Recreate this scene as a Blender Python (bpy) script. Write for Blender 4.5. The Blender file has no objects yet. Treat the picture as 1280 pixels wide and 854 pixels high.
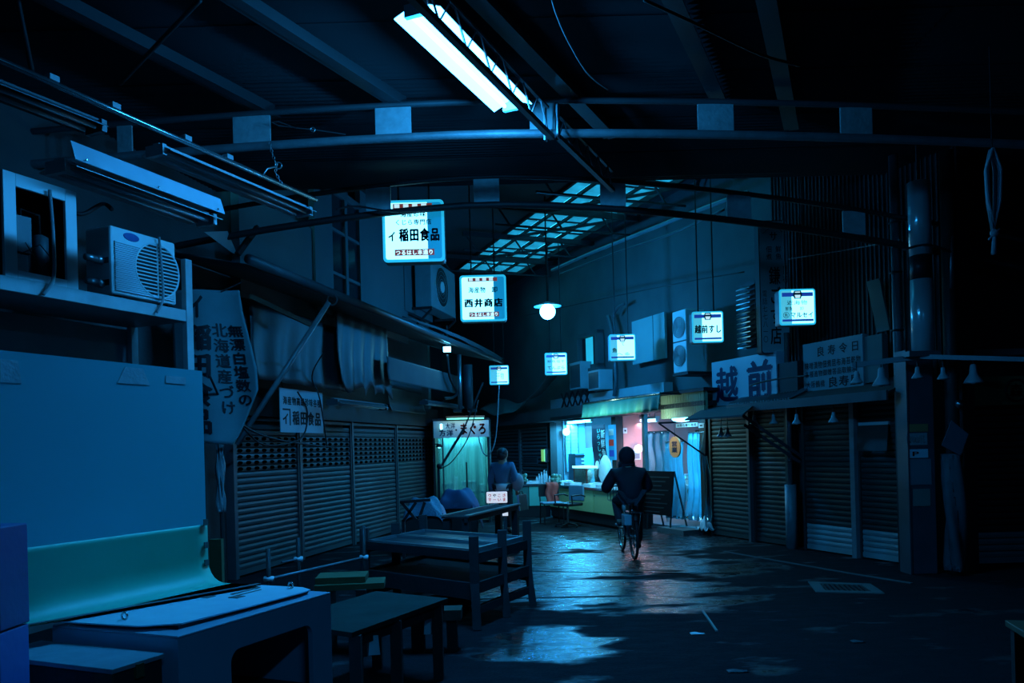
import bpy, bmesh, math, random
from mathutils import Vector, Matrix
random.seed(7)
sc = bpy.context.scene
C = sc.collection
PI = math.pi

# ---------------------------------------------------------------- camera
F, VH, ROLL, H = 1000.0, 560.0, math.radians(1.5), 1.6
cd = bpy.data.cameras.new('camera'); cam = bpy.data.objects.new('camera', cd); C.objects.link(cam)
cam.matrix_world = Matrix.Translation((0, 0, H)) @ Matrix.Rotation(PI/2, 4, 'X') @ Matrix.Rotation(-ROLL, 4, 'Z')
cd.sensor_width = 36.0; cd.lens = 36.0*F/1280; cd.shift_y = (VH-427)/1280.0
cd.clip_start = .05; cd.clip_end = 200
sc.camera = cam
# ---------------------------------------------------------------- world, exposure
w = bpy.data.worlds.new('dusk_sky'); sc.world = w; w.use_nodes = True
w.node_tree.nodes['Background'].inputs[0].default_value = (.03, .46, .78, 1)
w.node_tree.nodes['Background'].inputs[1].default_value = 4.3
sc.view_settings.view_transform = 'Standard'; sc.view_settings.look = 'None'
sc.view_settings.exposure = 0; sc.view_settings.gamma = 1
sc.cycles.use_denoising = True
sc.cycles.max_bounces = 6; sc.cycles.diffuse_bounces = 3; sc.cycles.transparent_max_bounces = 12
sc.cycles.sample_clamp_indirect = 3

BLUE = (.02, .36, 1); CYAN = (.10, .62, 1); PINK = (1, .62, .75)
def lamp(name, kind, loc, power, col, size=.2, size_y=None, aim=None, rot=None, spread=None, angle=None):
    d = bpy.data.lights.new(name, kind); d.energy = power; d.color = col
    if kind == 'AREA':
        d.size = size
        if size_y: d.shape = 'RECTANGLE'; d.size_y = size_y
        if spread: d.spread = spread
    elif kind in ('POINT', 'SPOT'):
        d.shadow_soft_size = size
        if kind == 'SPOT': d.spot_size = angle or 1.5; d.spot_blend = .6
    o = bpy.data.objects.new(name, d); C.objects.link(o); o.location = loc
    if aim is not None: o.rotation_euler = (Vector(aim)-Vector(loc)).to_track_quat('-Z', 'Y').to_euler()
    if rot is not None: o.rotation_euler = rot
    return o

# ---------------------------------------------------------------- photograph geometry -> metres
def uv(px, py):
    a, b = (px-640)/F, (VH-py)/F
    return a*math.cos(ROLL)+b*math.sin(ROLL), -a*math.sin(ROLL)+b*math.cos(ROLL)
def at(px, py, Y):
    u, v = uv(px, py); return Vector((u*Y, Y, H+v*Y))
def onz(px, py, z=0.0):
    u, v = uv(px, py); Y = (z-H)/v; return Vector((u*Y, Y, z))
class Frame:
    """vertical wall line: x runs to the viewer's right, -y comes out into the street"""
    def __init__(s, P, d):
        s.P = Vector((P[0], P[1])); s.d = Vector(d).normalized(); s.n = Vector((-s.d.y, s.d.x)); s.ang = math.atan2(s.d.y, s.d.x)
    def hit(s, px, py, off=0.0):
        u, v = uv(px, py); q = s.P-s.n*off
        t = (u*q.y-q.x)/(s.d.x-u*s.d.y); Y = q.y+s.d.y*t
        return t, H+v*Y
    def w(s, t, off=0.0, z=0.0):
        p = s.P+s.d*t-s.n*off; return Vector((p.x, p.y, z))
    def rect(s, x0, y0, x1, y1, off=0.0):
        ym, xm = (y0+y1)/2, (x0+x1)/2
        return s.hit(x0, ym, off)[0], s.hit(x1, ym, off)[0], s.hit(xm, y1, off)[1], s.hit(xm, y0, off)[1]
    def sub(s, t, off=0.0):
        p = s.w(t, off); return Frame((p.x, p.y), s.d)
FL = Frame(onz(290, 725).xy, (.236, 1))          # row of shops along the left
FR = Frame(onz(890, 668).xy, (.383, -1))         # row of shops along the right
FA = Frame((-1.42, 3.35), (.43, 1))              # the near stall on the left
FF = Frame((0, 0), (1, 0))

# ---------------------------------------------------------------- materials
_m = {}
def mat(name, col, rough=.6, metal=0, var=.25, scale=4, bump=.15, spec=.5, trans=0, alpha=1, bscale=30):
    if name in _m: return _m[name]
    m = bpy.data.materials.new(name); m.use_nodes = True; nt = m.node_tree; b = nt.nodes['Principled BSDF']
    b.inputs['Roughness'].default_value = rough; b.inputs['Metallic'].default_value = metal
    b.inputs['Specular IOR Level'].default_value = spec
    b.inputs['Transmission Weight'].default_value = trans; b.inputs['Alpha'].default_value = alpha
    tc = nt.nodes.new('ShaderNodeTexCoord')
    n = nt.nodes.new('ShaderNodeTexNoise'); n.inputs['Scale'].default_value = scale; n.inputs['Detail'].default_value = 5
    nt.links.new(tc.outputs['Object'], n.inputs['Vector'])
    r = nt.nodes.new('ShaderNodeMix'); r.data_type = 'RGBA'
    r.inputs[6].default_value = tuple(c*(1-var) for c in col)+(1,); r.inputs[7].default_value = tuple(min(1, c*(1+var)) for c in col)+(1,)
    nt.links.new(n.outputs['Fac'], r.inputs[0]); nt.links.new(r.outputs[2], b.inputs['Base Color'])
    if bump:
        n2 = nt.nodes.new('ShaderNodeTexNoise'); n2.inputs['Scale'].default_value = bscale; n2.inputs['Detail'].default_value = 4
        nt.links.new(tc.outputs['Object'], n2.inputs['Vector'])
        bp = nt.nodes.new('ShaderNodeBump'); bp.inputs['Strength'].default_value = bump; bp.inputs['Distance'].default_value = .01
        nt.links.new(n2.outputs['Fac'], bp.inputs['Height']); nt.links.new(bp.outputs[0], b.inputs['Normal'])
    _m[name] = m; return m
def glow(name, col, strength, var=0, scale=3):
    if name in _m: return _m[name]
    m = bpy.data.materials.new(name); m.use_nodes = True; nt = m.node_tree; b = nt.nodes['Principled BSDF']
    b.inputs['Base Color'].default_value = tuple(.6*c for c in col)+(1,); b.inputs['Roughness'].default_value = .4
    b.inputs['Emission Color'].default_value = col+(1,); b.inputs['Emission Strength'].default_value = strength
    if var:
        tc = nt.nodes.new('ShaderNodeTexCoord'); n = nt.nodes.new('ShaderNodeTexNoise'); n.inputs['Scale'].default_value = scale
        nt.links.new(tc.outputs['Object'], n.inputs['Vector'])
        mr = nt.nodes.new('ShaderNodeMapRange'); mr.inputs[3].default_value = strength*(1-var); mr.inputs[4].default_value = strength*(1+var)
        nt.links.new(n.outputs['Fac'], mr.inputs[0]); nt.links.new(mr.outputs[0], b.inputs['Emission Strength'])
    _m[name] = m; return m
def sheer(name, col, clear=.5, rough=.25, dirt=3.0, stretch=(1, 1, 1)):
    """plastic film or dirty glazing: part lets the view through, part scatters"""
    if name in _m: return _m[name]
    m = bpy.data.materials.new(name); m.use_nodes = True; nt = m.node_tree; nt.nodes.clear()
    out = nt.nodes.new('ShaderNodeOutputMaterial'); mx = nt.nodes.new('ShaderNodeMixShader'); mx2 = nt.nodes.new('ShaderNodeMixShader')
    tr = nt.nodes.new('ShaderNodeBsdfTransparent'); tr.inputs[0].default_value = tuple(.5+.5*c for c in col)+(1,)
    tl = nt.nodes.new('ShaderNodeBsdfTranslucent'); tl.inputs[0].default_value = col+(1,)
    gl = nt.nodes.new('ShaderNodeBsdfGlossy'); gl.inputs['Roughness'].default_value = rough
    tc = nt.nodes.new('ShaderNodeTexCoord'); mp = nt.nodes.new('ShaderNodeMapping'); mp.inputs['Scale'].default_value = stretch
    n = nt.nodes.new('ShaderNodeTexNoise'); n.inputs['Scale'].default_value = dirt; n.inputs['Detail'].default_value = 5
    nt.links.new(tc.outputs['Object'], mp.inputs[0]); nt.links.new(mp.outputs[0], n.inputs['Vector'])
    mr = nt.nodes.new('ShaderNodeMapRange'); mr.inputs[1].default_value = .3; mr.inputs[2].default_value = .7
    mr.inputs[3].default_value = max(0, 1-clear-.25); mr.inputs[4].default_value = min(1, 1-clear+.25)
    nt.links.new(n.outputs['Fac'], mr.inputs[0]); nt.links.new(mr.outputs[0], mx.inputs[0])
    nt.links.new(tr.outputs[0], mx.inputs[1]); nt.links.new(tl.outputs[0], mx.inputs[2])
    fr = nt.nodes.new('ShaderNodeFresnel'); fr.inputs[0].default_value = 1.4
    nt.links.new(fr.outputs[0], mx2.inputs[0]); nt.links.new(mx.outputs[0], mx2.inputs[1]); nt.links.new(gl.outputs[0], mx2.inputs[2])
    nt.links.new(mx2.outputs[0], out.inputs[0]); _m[name] = m; return m
def asphalt():
    m = bpy.data.materials.new('wet_asphalt'); m.use_nodes = True; nt = m.node_tree; b = nt.nodes['Principled BSDF']; L = nt.links.new
    g = nt.nodes.new('ShaderNodeNewGeometry')
    def noise(scale, det=4, st=(1, 1, 1)):
        mp = nt.nodes.new('ShaderNodeMapping'); mp.inputs['Scale'].default_value = st; L(g.outputs['Position'], mp.inputs[0])
        n = nt.nodes.new('ShaderNodeTexNoise'); n.inputs['Scale'].default_value = scale; n.inputs['Detail'].default_value = det
        L(mp.outputs[0], n.inputs['Vector']); return n.outputs['Fac']
    def rng(x, a, bb, c, d):
        r = nt.nodes.new('ShaderNodeMapRange'); r.inputs[1].default_value = a; r.inputs[2].default_value = bb; r.inputs[3].default_value = c; r.inputs[4].default_value = d
        L(x, r.inputs[0]); return r.outputs[0]
    def math_(op, a, bb):
        n = nt.nodes.new('ShaderNodeMath'); n.operation = op
        for k, x in enumerate((a, bb)):
            if isinstance(x, (int, float)): n.inputs[k].default_value = x
            else: L(x, n.inputs[k])
        return n.outputs[0]
    # water lies along the crown of the lane and in a hollow nearer the camera: distance fields around a few spots
    wet = None
    for cx, cy, rx, ry in ((1.0, 10.9, 1.9, 1.55), (1.25, 8.7, 1.25, 1.05), (.35, 9.3, 1.3, .9), (.25, 6.55, .62, .62), (1.5, 13.5, 3, 1.6), (2.6, 10.1, .8, .5)):
        mp = nt.nodes.new('ShaderNodeMapping'); mp.vector_type = 'TEXTURE'
        mp.inputs['Location'].default_value = (cx, cy, 0); mp.inputs['Scale'].default_value = (rx, ry, 50); L(g.outputs['Position'], mp.inputs[0])
        ln = nt.nodes.new('ShaderNodeVectorMath'); ln.operation = 'LENGTH'; L(mp.outputs[0], ln.inputs[0])
        d = rng(ln.outputs['Value'], .55, 1.25, 1, 0); wet = d if wet is None else math_('MAXIMUM', wet, d)
    wet = math_('ADD', wet, math_('MULTIPLY', math_('SUBTRACT', noise(1.7, 8, (.8, 1.5, 1)), .5), 3.4))
    wet = rng(wet, .32, .72, 0, 1)
    grain = noise(42, 4); patch = noise(3.0, 6, (1, 2.4, 1))
    L(math_('ADD', rng(wet, 0, 1, .85, .20), rng(noise(4.5, 5, (1, 2, 1)), .35, .65, -.04, .16)), b.inputs['Roughness'])
    L(rng(wet, 0, 1, .06, .95), b.inputs['Specular IOR Level'])
    cm = nt.nodes.new('ShaderNodeMix'); cm.data_type = 'RGBA'; cm.inputs[6].default_value = (.006, .006, .007, 1); cm.inputs[7].default_value = (.022, .022, .024, 1)
    L(grain, cm.inputs[0]); L(cm.outputs[2], b.inputs['Base Color'])
    bp = nt.nodes.new('ShaderNodeBump'); bp.inputs['Distance'].default_value = .012
    L(rng(wet, 0, 1, .8, .5), bp.inputs['Strength'])
    L(math_('ADD', math_('MULTIPLY', grain, .85), math_('MULTIPLY', patch, 1.6)), bp.inputs['Height']); L(bp.outputs[0], b.inputs['Normal'])
    return m

PAINT = mat('old_white_paint', (.42, .44, .45), .55, var=.2)
STEEL = mat('painted_steel', (.10, .105, .11), .5, .3, var=.3)
DARKSTEEL = mat('dark_rusty_steel', (.035, .034, .033), .6, .4, var=.4)
GALV = mat('galvanised_sheet', (.45, .46, .47), .32, .9, var=.15, bump=.08)
STAIN = mat('stainless', (.6, .6, .6), .22, 1, var=.05, bump=.03)
BLACK = mat('black_paint', (.012, .012, .013), .5, bump=.05)
RUBBER = mat('black_rubber', (.012, .012, .012), .75)
INK = mat('black_ink', (.006, .006, .008), .6, bump=0)
REDINK = mat('dark_red_ink', (.22, .012, .01), .6, bump=0)
CONC = mat('stained_concrete', (.10, .10, .10), .85, var=.45, scale=1.2, bump=.4)
ROOFM = mat('roof_sheet', (.05, .052, .055), .6, .3, var=.35, scale=.8)
SIDING = mat('dark_siding', (.032, .033, .034), .7, .2, var=.35, scale=1)
WOOD = mat('old_wood', (.07, .05, .03), .75, var=.4, scale=6, bump=.35)
WOODG = mat('greenish_plank', (.085, .085, .03), .75, var=.35, scale=5, bump=.35)
DWOOD = mat('dark_wood', (.03, .026, .023), .7, var=.4, scale=6, bump=.3)
SHUT = mat('shutter_slat', (.10, .105, .105), .5, .35, var=.25, scale=2, bump=.06)
SHUTR = mat('shutter_slat_old', (.032, .045, .042), .55, .3, var=.3, scale=2, bump=.06)
CABLE = mat('cable_black', (.012, .012, .013), .6, bump=0)
CABLEG = mat('cable_grey', (.25, .26, .27), .55, bump=0)
ACW = mat('unit_white', (.74, .80, .80), .45, var=.1, bump=.03)

# ---------------------------------------------------------------- mesh building
class MB:
    def __init__(s): s.v = []; s.f = []
    def add(s, vs, fs):
        k = len(s.v); s.v += [tuple(p) for p in vs]; s.f += [tuple(k+i for i in f) for f in fs]; return s
    def box(s, x0, x1, y0, y1, z0, z1):
        vs = [(x, y, z) for x in (x0, x1) for y in (y0, y1) for z in (z0, z1)]
        return s.add(vs, [(0, 1, 3, 2), (4, 6, 7, 5), (0, 4, 5, 1), (2, 3, 7, 6), (0, 2, 6, 4), (1, 5, 7, 3)])
    def bar(s, p, q, w, h=None, up=(0, 0, 1)):
        p, q = Vector(p), Vector(q); h = h or w; d = (q-p).normalized(); u = Vector(up)
        if abs(d.dot(u)) > .98: u = Vector((1, 0, 0))
        r = d.cross(u).normalized(); u = r.cross(d)
        vs = [b+r*(w/2*a)+u*(h/2*c) for b in (p, q) for a, c in ((-1, -1), (1, -1), (1, 1), (-1, 1))]
        return s.add(vs, [(3, 2, 1, 0), (4, 5, 6, 7), (0, 1, 5, 4), (1, 2, 6, 5), (2, 3, 7, 6), (3, 0, 4, 7)])
    def tube(s, pts, r, n=8, closed=False):
        pts = [Vector(p) for p in pts]; rs = r if isinstance(r, (list, tuple)) else [r]*len(pts); rings = []; m = len(pts); ref = None
        for i, p in enumerate(pts):
            d = (pts[(i+1) % m]-pts[i-1]) if closed else (pts[min(i+1, m-1)]-pts[max(i-1, 0)])
            d = d.normalized()
            if ref is None: ref = Vector((0, 0, 1)) if abs(d.z) < .9 else Vector((1, 0, 0))
            a = d.cross(ref).normalized(); b = a.cross(d).normalized(); ref = b
            rings.append([p+(a*math.cos(2*PI*k/n)+b*math.sin(2*PI*k/n))*rs[i] for k in range(n)])
        vs = [q for g in rings for q in g]; fs = []
        for i in range(m if closed else m-1):
            j = (i+1) % m
            fs += [(i*n+k, i*n+(k+1) % n, j*n+(k+1) % n, j*n+k) for k in range(n)]
        if not closed: fs += [tuple(range(n-1, -1, -1)), tuple(range((m-1)*n, m*n))]
        return s.add(vs, fs)
    def ring(s, c, R, r, axis='y', n=24, k=6):
        c = Vector(c); pts = []
        for i in range(n):
            a = 2*PI*i/n
            o = {'y': (math.cos(a), 0, math.sin(a)), 'x': (0, math.cos(a), math.sin(a)), 'z': (math.cos(a), math.sin(a), 0)}[axis]
            pts.append(c+Vector(o)*R)
        return s.tube(pts, r, k, True)
    def lathe(s, prof, c=(0, 0, 0), n=16, M=None):
        vs = []; fs = []
        for r, z in prof:
            for k in range(n):
                p = Vector((r*math.cos(2*PI*k/n), r*math.sin(2*PI*k/n), z)); p = (M @ p) if M else p
                vs.append(p+Vector(c))
        for i in range(len(prof)-1): fs += [(i*n+k, i*n+(k+1) % n, (i+1)*n+(k+1) % n, (i+1)*n+k) for k in range(n)]
        fs += [tuple(range(n-1, -1, -1)), tuple(range((len(prof)-1)*n, len(prof)*n))]
        return s.add(vs, fs)
    def prism(s, pts, y0, y1):
        """polygon in x,z pushed through y"""
        n = len(pts); vs = [(x, y0, z) for x, z in pts]+[(x, y1, z) for x, z in pts]
        return s.add(vs, [tuple(range(n)), tuple(range(2*n-1, n-1, -1))]+[(i, n+i, n+(i+1) % n, (i+1) % n) for i in range(n)])
    def slab(s, pts, t):
        """a flat outline of 3D points given a thickness vector"""
        n = len(pts); t = Vector(t); vs = [Vector(p) for p in pts]; vs += [p+t for p in vs]
        return s.add(vs, [tuple(range(n)), tuple(range(2*n-1, n-1, -1))]+[(i, n+i, n+(i+1) % n, (i+1) % n) for i in range(n)])
    def sheet(s, fn, nu, nv, t=.004):
        """fn(a,b)->point for a,b in 0..1, doubled for thickness"""
        P = [[Vector(fn(i/nu, j/nv)) for j in range(nv+1)] for i in range(nu+1)]; k = (nu+1)*(nv+1)
        N = (P[1][0]-P[0][0]).cross(P[0][1]-P[0][0]).normalized()*t
        vs = [p for r in P for p in r]; vs += [p+N for p in vs]; fs = []
        for i in range(nu):
            for j in range(nv):
                q = (i*(nv+1)+j, (i+1)*(nv+1)+j, (i+1)*(nv+1)+j+1, i*(nv+1)+j+1); fs.append(q); fs.append(tuple(k+x for x in reversed(q)))
        B = [i*(nv+1) for i in range(nu+1)]+[nu*(nv+1)+j for j in range(1, nv+1)]+[i*(nv+1)+nv for i in range(nu-1, -1, -1)]+[j for j in range(nv-1, 0, -1)]
        fs += [(B[i], B[(i+1) % len(B)], k+B[(i+1) % len(B)], k+B[i]) for i in range(len(B))]
        return s.add(vs, fs)
    def ball(s, c, r, n=10, sq=(1, 1, 1)):
        prof = [(max(.001, math.sin(PI*i/n)), -math.cos(PI*i/n)) for i in range(n+1)]
        vs = []; m = n+4; fs = []
        for a, z in prof:
            for k in range(m): vs.append((c[0]+r*sq[0]*a*math.cos(2*PI*k/m), c[1]+r*sq[1]*a*math.sin(2*PI*k/m), c[2]+r*sq[2]*z))
        for i in range(n): fs += [(i*m+k, i*m+(k+1) % m, (i+1)*m+(k+1) % m, (i+1)*m+k) for k in range(m)]
        return s.add(vs, fs)
    def xf(s, fn): s.v = [tuple(fn(Vector(p))) for p in s.v]; return s
    def build(s, name, m, parent=None, loc=None, rotz=0, smooth=False, bevel=0, seg=2):
        me = bpy.data.meshes.new(name); me.from_pydata(s.v, [], s.f)
        if name != 'lettering':
            bm = bmesh.new(); bm.from_mesh(me); bmesh.ops.recalc_face_normals(bm, faces=bm.faces); bm.to_mesh(me); bm.free()
        if smooth: me.shade_smooth()
        me.materials.append(m); o = bpy.data.objects.new(name, me); C.objects.link(o)
        if parent: o.parent = parent
        if loc is not None: o.location = loc
        o.rotation_euler.z = rotz
        if bevel:
            b = o.modifiers.new('bevel', 'BEVEL'); b.width = bevel; b.segments = seg; b.limit_method = 'ANGLE'
        return o
def tag(o, label, cat, group=None, kind=None):
    o['label'] = label; o['category'] = cat
    if group: o['group'] = group
    if kind: o['kind'] = kind
    return o
def thing(name, label, cat, loc=(0, 0, 0), rotz=0, group=None):
    o = bpy.data.objects.new(name, None); C.objects.link(o); o.empty_display_size = .1
    o.location = loc; o.rotation_euler.z = rotz; return tag(o, label, cat, group)
def struct(o): o['kind'] = 'structure'; return o
def again(o, parent=None, loc=None, name=None):
    c = o.copy(); C.objects.link(c)
    if parent: c.parent = parent
    if loc is not None: c.location = loc
    return c
def copy_tree(o, loc, rotz=None, label=None):
    r = o.copy(); C.objects.link(r); r.location = loc
    if rotz is not None: r.rotation_euler.z = rotz
    if label: r['label'] = label
    for ch in list(o.children):
        c = ch.copy(); C.objects.link(c); c.parent = r
        for g in list(ch.children):
            d = g.copy(); C.objects.link(d); d.parent = c
    return r
def here(name, label, cat, fr, t, off=0, z=0, group=None): return thing(name, label, cat, fr.w(t, off, z), fr.ang, group)

_glyph = {}
def glyph(ch, bold):
    if (ch, bold) in _glyph: return _glyph[ch, bold]
    c = bpy.data.curves.new('t', 'FONT'); c.body = ch; c.resolution_u = 3; 
    o = bpy.data.objects.new('t', c); C.objects.link(o)
    me = bpy.data.meshes.new_from_object(o.evaluated_get(bpy.context.evaluated_depsgraph_get()))
    r = [tuple(v.co) for v in me.vertices], [tuple(p.vertices) for p in me.polygons]
    bpy.data.objects.remove(o); bpy.data.curves.remove(c); bpy.data.meshes.remove(me)
    _glyph[ch, bold] = r; return r
def text(s, x0, x1, z0, z1, y, m, parent, vertical=False, bold=.02, fn=None, gap=.04, name='lettering', slant=0):
    """flat print in the x,z plane, one cell per character, reading left to right or top to bottom"""
    n = len(s); mb = MB()
    for i, ch in enumerate(s):
        if ch == ' ': continue
        if vertical: a0, a1, b1, b0 = x0, x1, z1-(z1-z0)*i/n, z1-(z1-z0)*(i+1)/n
        else: a0, a1, b0, b1 = x0+(x1-x0)*i/n, x0+(x1-x0)*(i+1)/n, z0, z1
        ga, gb = (a1-a0)*gap, (b1-b0)*gap
        vs, fs = glyph(ch, 0)
        for dx, dz in (((0, 0),) if bold <= .005 else ((-bold, 0), (bold, 0), (0, bold*.7), (0, -bold*.7))):
            mb.add([(a0+ga+(a1-a0-2*ga)*(p[0]+dx)+slant*p[1]*(a1-a0), y, b0+gb+(b1-b0-2*gb)*(p[1]+dz+.1)/.97) for p in vs], fs)
    if fn: mb.xf(fn)
    return mb.build(name, m, parent)
# ================================================================ large lamps (the lit roof fitting, plus an unseen lamp added behind the viewer)
LAMP_A, LAMP_B = onz(521, 10, 4.62), onz(641, 130, 4.62)          # ends of the bright roof fitting
_mid = (LAMP_A+LAMP_B)/2; _dir = (LAMP_B-LAMP_A); LANG = math.atan2(_dir.y, _dir.x)
lamp('roof_tube_light', 'AREA', _mid-Vector((0, 0, .09)), 140, BLUE, .26, _dir.length, rot=(0, 0, LANG-PI/2))
for _k in (.12, .5, .88): lamp('roof_tube_sideways', 'POINT', LAMP_A.lerp(LAMP_B, _k)-Vector((0, 0, .13)), 46, BLUE, .04)
lamp('tube_light_behind_viewer', 'AREA', (1.6, -1.8, 4.6), 72, BLUE, .26, 1.5, rot=(0, 0, LANG-PI/2))
# ================================================================ ground
def ground():
    mb = MB(); nx, ny = 30, 60
    vs = [(-12+24*i/nx, -6+40*j/ny, 0) for j in range(ny+1) for i in range(nx+1)]
    mb.add(vs, [(j*(nx+1)+i, j*(nx+1)+i+1, (j+1)*(nx+1)+i+1, (j+1)*(nx+1)+i) for j in range(ny) for i in range(nx)])
    return struct(mb.build('floor', asphalt(), smooth=True))
floor = ground()
GROOVE = mat('wet_joint', (.005, .005, .006), .25, bump=0)
mb = MB(); p = onz(640, 714); q = onz(925, 717); mb.bar(p, q, .05, .012); struct(mb.build('trim_1', GROOVE))
mb = MB(); mb.bar(onz(905, 690), onz(1060, 717), .05, .02); mb.bar(onz(1060, 717), onz(1140, 730), .05, .02); struct(mb.build('trim_2', CONC))
mb = MB(); mb.bar(onz(520, 751), onz(790, 745), .03, .012); struct(mb.build('trim_3', CONC))
# drain cover
t = thing('drain_cover', 'rectangular iron drain cover with concrete rim in the ground before the closed shutters', 'drain cover', (onz(1057, 735)), FR.ang+.6)
g0, g1, g2, g3 = onz(1010, 728), onz(1088, 731), onz(1106, 743), onz(1020, 741)
t.rotation_euler.z = 0; t.location = ((g0+g2)/2).xy.to_3d()
loc = t.location
def inset(k): 
    c = (g0+g1+g2+g3)/4; return [(c+(g-c)*k)-loc for g in (g0, g1, g2, g3)]
o_, i_ = inset(1), inset(.68)
mb = MB()
for k in range(4): mb.slab([o_[k], o_[(k+1) % 4], i_[(k+1) % 4], i_[k]], (0, 0, .012))
mb.build('rim', mat('drain_concrete', (.12, .12, .11), .8), t)
mb = MB()
for k in range(9):
    a = i_[0].lerp(i_[1], (k+.5)/9); b = i_[3].lerp(i_[2], (k+.5)/9); mb.bar(a+Vector((0, 0, .006)), b+Vector((0, 0, .006)), .02, .01)
mb.build('grate', DARKSTEEL, t)
# ================================================================ roof over the near crossing
RZ = 5.02
cl = MB().box(-8.5, 9.8, -5.5, 10.4, RZ+.07, RZ+.16).build('ceiling', ROOFM); struct(cl)
def corr(wx, wy, pitch=.076, amp=.018):
    n = int(wy/pitch*2); mb = MB(); vs = []; fs = []
    for k in range(n+1):
        y = wy*k/n; z = amp if k % 2 else -amp
        vs += [(0, y, z), (wx, y, z)]
    fs = [(2*k, 2*k+1, 2*k+3, 2*k+2) for k in range(n)]
    return mb.add(vs, fs)
first = None
for i in range(6):
    for j in range(11):
        x, y = -8.4+i*3.0, -.6+j*1.0
        z = RZ+.03+(i+j) % 2*.004
        if first is None: first = corr(3.03, 1.02).build('roof_sheet', ROOFM, cl, (x, y, z))
        else: again(first, cl, (x, y, z))
# purlins and the trusses made of two flats joined by plates
def purlin(pa, pb, w, h, m, z, label=None):
    m = ROOFM
    mb = MB(); A, B = onz(*pa, z), onz(*pb, z); D = (B-A); mb.bar(A-D*.9, B+D*.15, w, h); mb.bar(A-D*.9+Vector((w/2, 0, -h/2)), B+D*.15+Vector((w/2, 0, -h/2)), w, .012)
    return mb.build('purlin', m, cl)
for a, b in (((70, 0), (312, 126)), ((300, 0), (482, 117)), ((600, 0), (745, 150)), ((840, 0), (895, 120)), ((955, 0), (983, 140))):
    purlin(a, b, .10, .12, STEEL, RZ-.08)
PLATE = mat('rough_white_plate', (.50, .53, .53), .6, .1, var=.35, scale=14, bump=.5)
TRUSSP = mat('truss_paint', (.22, .24, .25), .5, .2, var=.4, scale=8, bump=.4)
def truss(Y, zt, zb, plates, label, sag=.12, tm=None):
    r = thing('roof_truss', label, 'roof truss', (0, Y, 0))
    def zz(x, z): return z-sag*(abs(x+.2)/3.4)**1.6
    for z, nm, rr in ((zt, 'top_chord', .030), (zb, 'bottom_chord', .042)):
        xs = [-6+.5*k for k in range(28)]
        MB().tube([(x, 0, zz(x, z)) for x in xs], rr, 8).build(nm, tm or (STEEL if nm == 'top_chord' else TRUSSP), r, smooth=True)
    for px0, px1 in plates:
        ym = 150 if Y < 8 else 236
        x0, x1 = at(px0, ym, Y).x, at(px1, ym, Y).x; xm = (x0+x1)/2
        MB().box(x0, x1, -.012, .012, zz(xm, zb)+.03, zz(xm, zt)-.02).build('web_plate', PLATE, r, bevel=.004)
    return r
tz = lambda px, py, Y: at(px, py, Y).z
T1, T2 = 7.55, 9.6
truss(T1, tz(640, 126, T1), tz(640, 167, T1), ((146, 165), (291, 338), (469, 514), (662, 694), (872, 917), (1050, 1090)), 'nearest roof truss of pale flats with square plates, under the lit tube')
truss(T2, tz(640, 220, T2), tz(640, 255, T2), ((457, 488), (592, 624), (750, 782), (908, 938), (1052, 1080)), 'second roof truss with square plates, passing before the food shop light box', .34, DARKSTEEL)  # silhouette shade put into the chords by the darker steel
# ================================================================ walls
wl = MB()
S = FL
def wallbox(fr, s0, s1, o0, o1, z0, z1, name, m):
    mb = MB().box(s0, s1, o0, o1, z0, z1); o = mb.build(name, m, None, fr.w(0), fr.ang); return struct(o)
wallbox(FL, -15.8, 8.3, .16, .36, 0, 6.5, 'wall_left', CONC)
FL2 = Frame(FL.w(8.3, 0).xy, (-.3577, .9339))
wallbox(FL2, .36, 13, 0, .2, 0, 6.5, 'wall_left_far', CONC)
SO0, SO1 = FR.hit(690, 600)[0], FR.hit(884, 600)[0]           # the open shops on the right
wr = wallbox(FR, SO1+.02, 4.9, .14, .34, 0, 2.25, 'wall_right', SIDING)
wallbox(FR, -17.5, SO0-.05, .14, .34, 0, 2.25, 'wall_right_far', CONC)
wallbox(FR, -17.5, 1.6, .14, .34, 2.25, 6.5, 'wall_right_upper', CONC)
wrs = wallbox(FR, 1.6, 4.9, .14, .34, 2.25, 6.5, 'wall_right_siding', SIDING)
mb = MB()
for k in range(44): mb.box(1.62+k*.075, 1.645+k*.075, .118, .14, 2.3, 6.4)
o = mb.build('siding_ribs', SIDING, wrs); o['kind'] = 'stuff'
p = FR.w(4.9, -.14); GY = 9.9
struct(MB().box(p.x-.1, 9.9, GY+.14, GY+.34, 0, 5.1).build('wall_garage', SIDING))
struct(MB().box(9.7, 9.9, -5.5, GY+.2, 0, 5.1).build('wall_right_near', CONC))
struct(MB().box(-8.5, 9.9, -5.7, -5.5, 0, 5.1).build('wall_back', CONC))
struct(MB().box(-3, 10, 10.25, 10.4, 5.05, 6.6).build('wall_gable', SIDING))
e = FR.w(-17.3, .0); struct(MB().box(-9, -2.2, 30.0, 30.2, 0, 6.5).build('wall_end', CONC))
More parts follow.
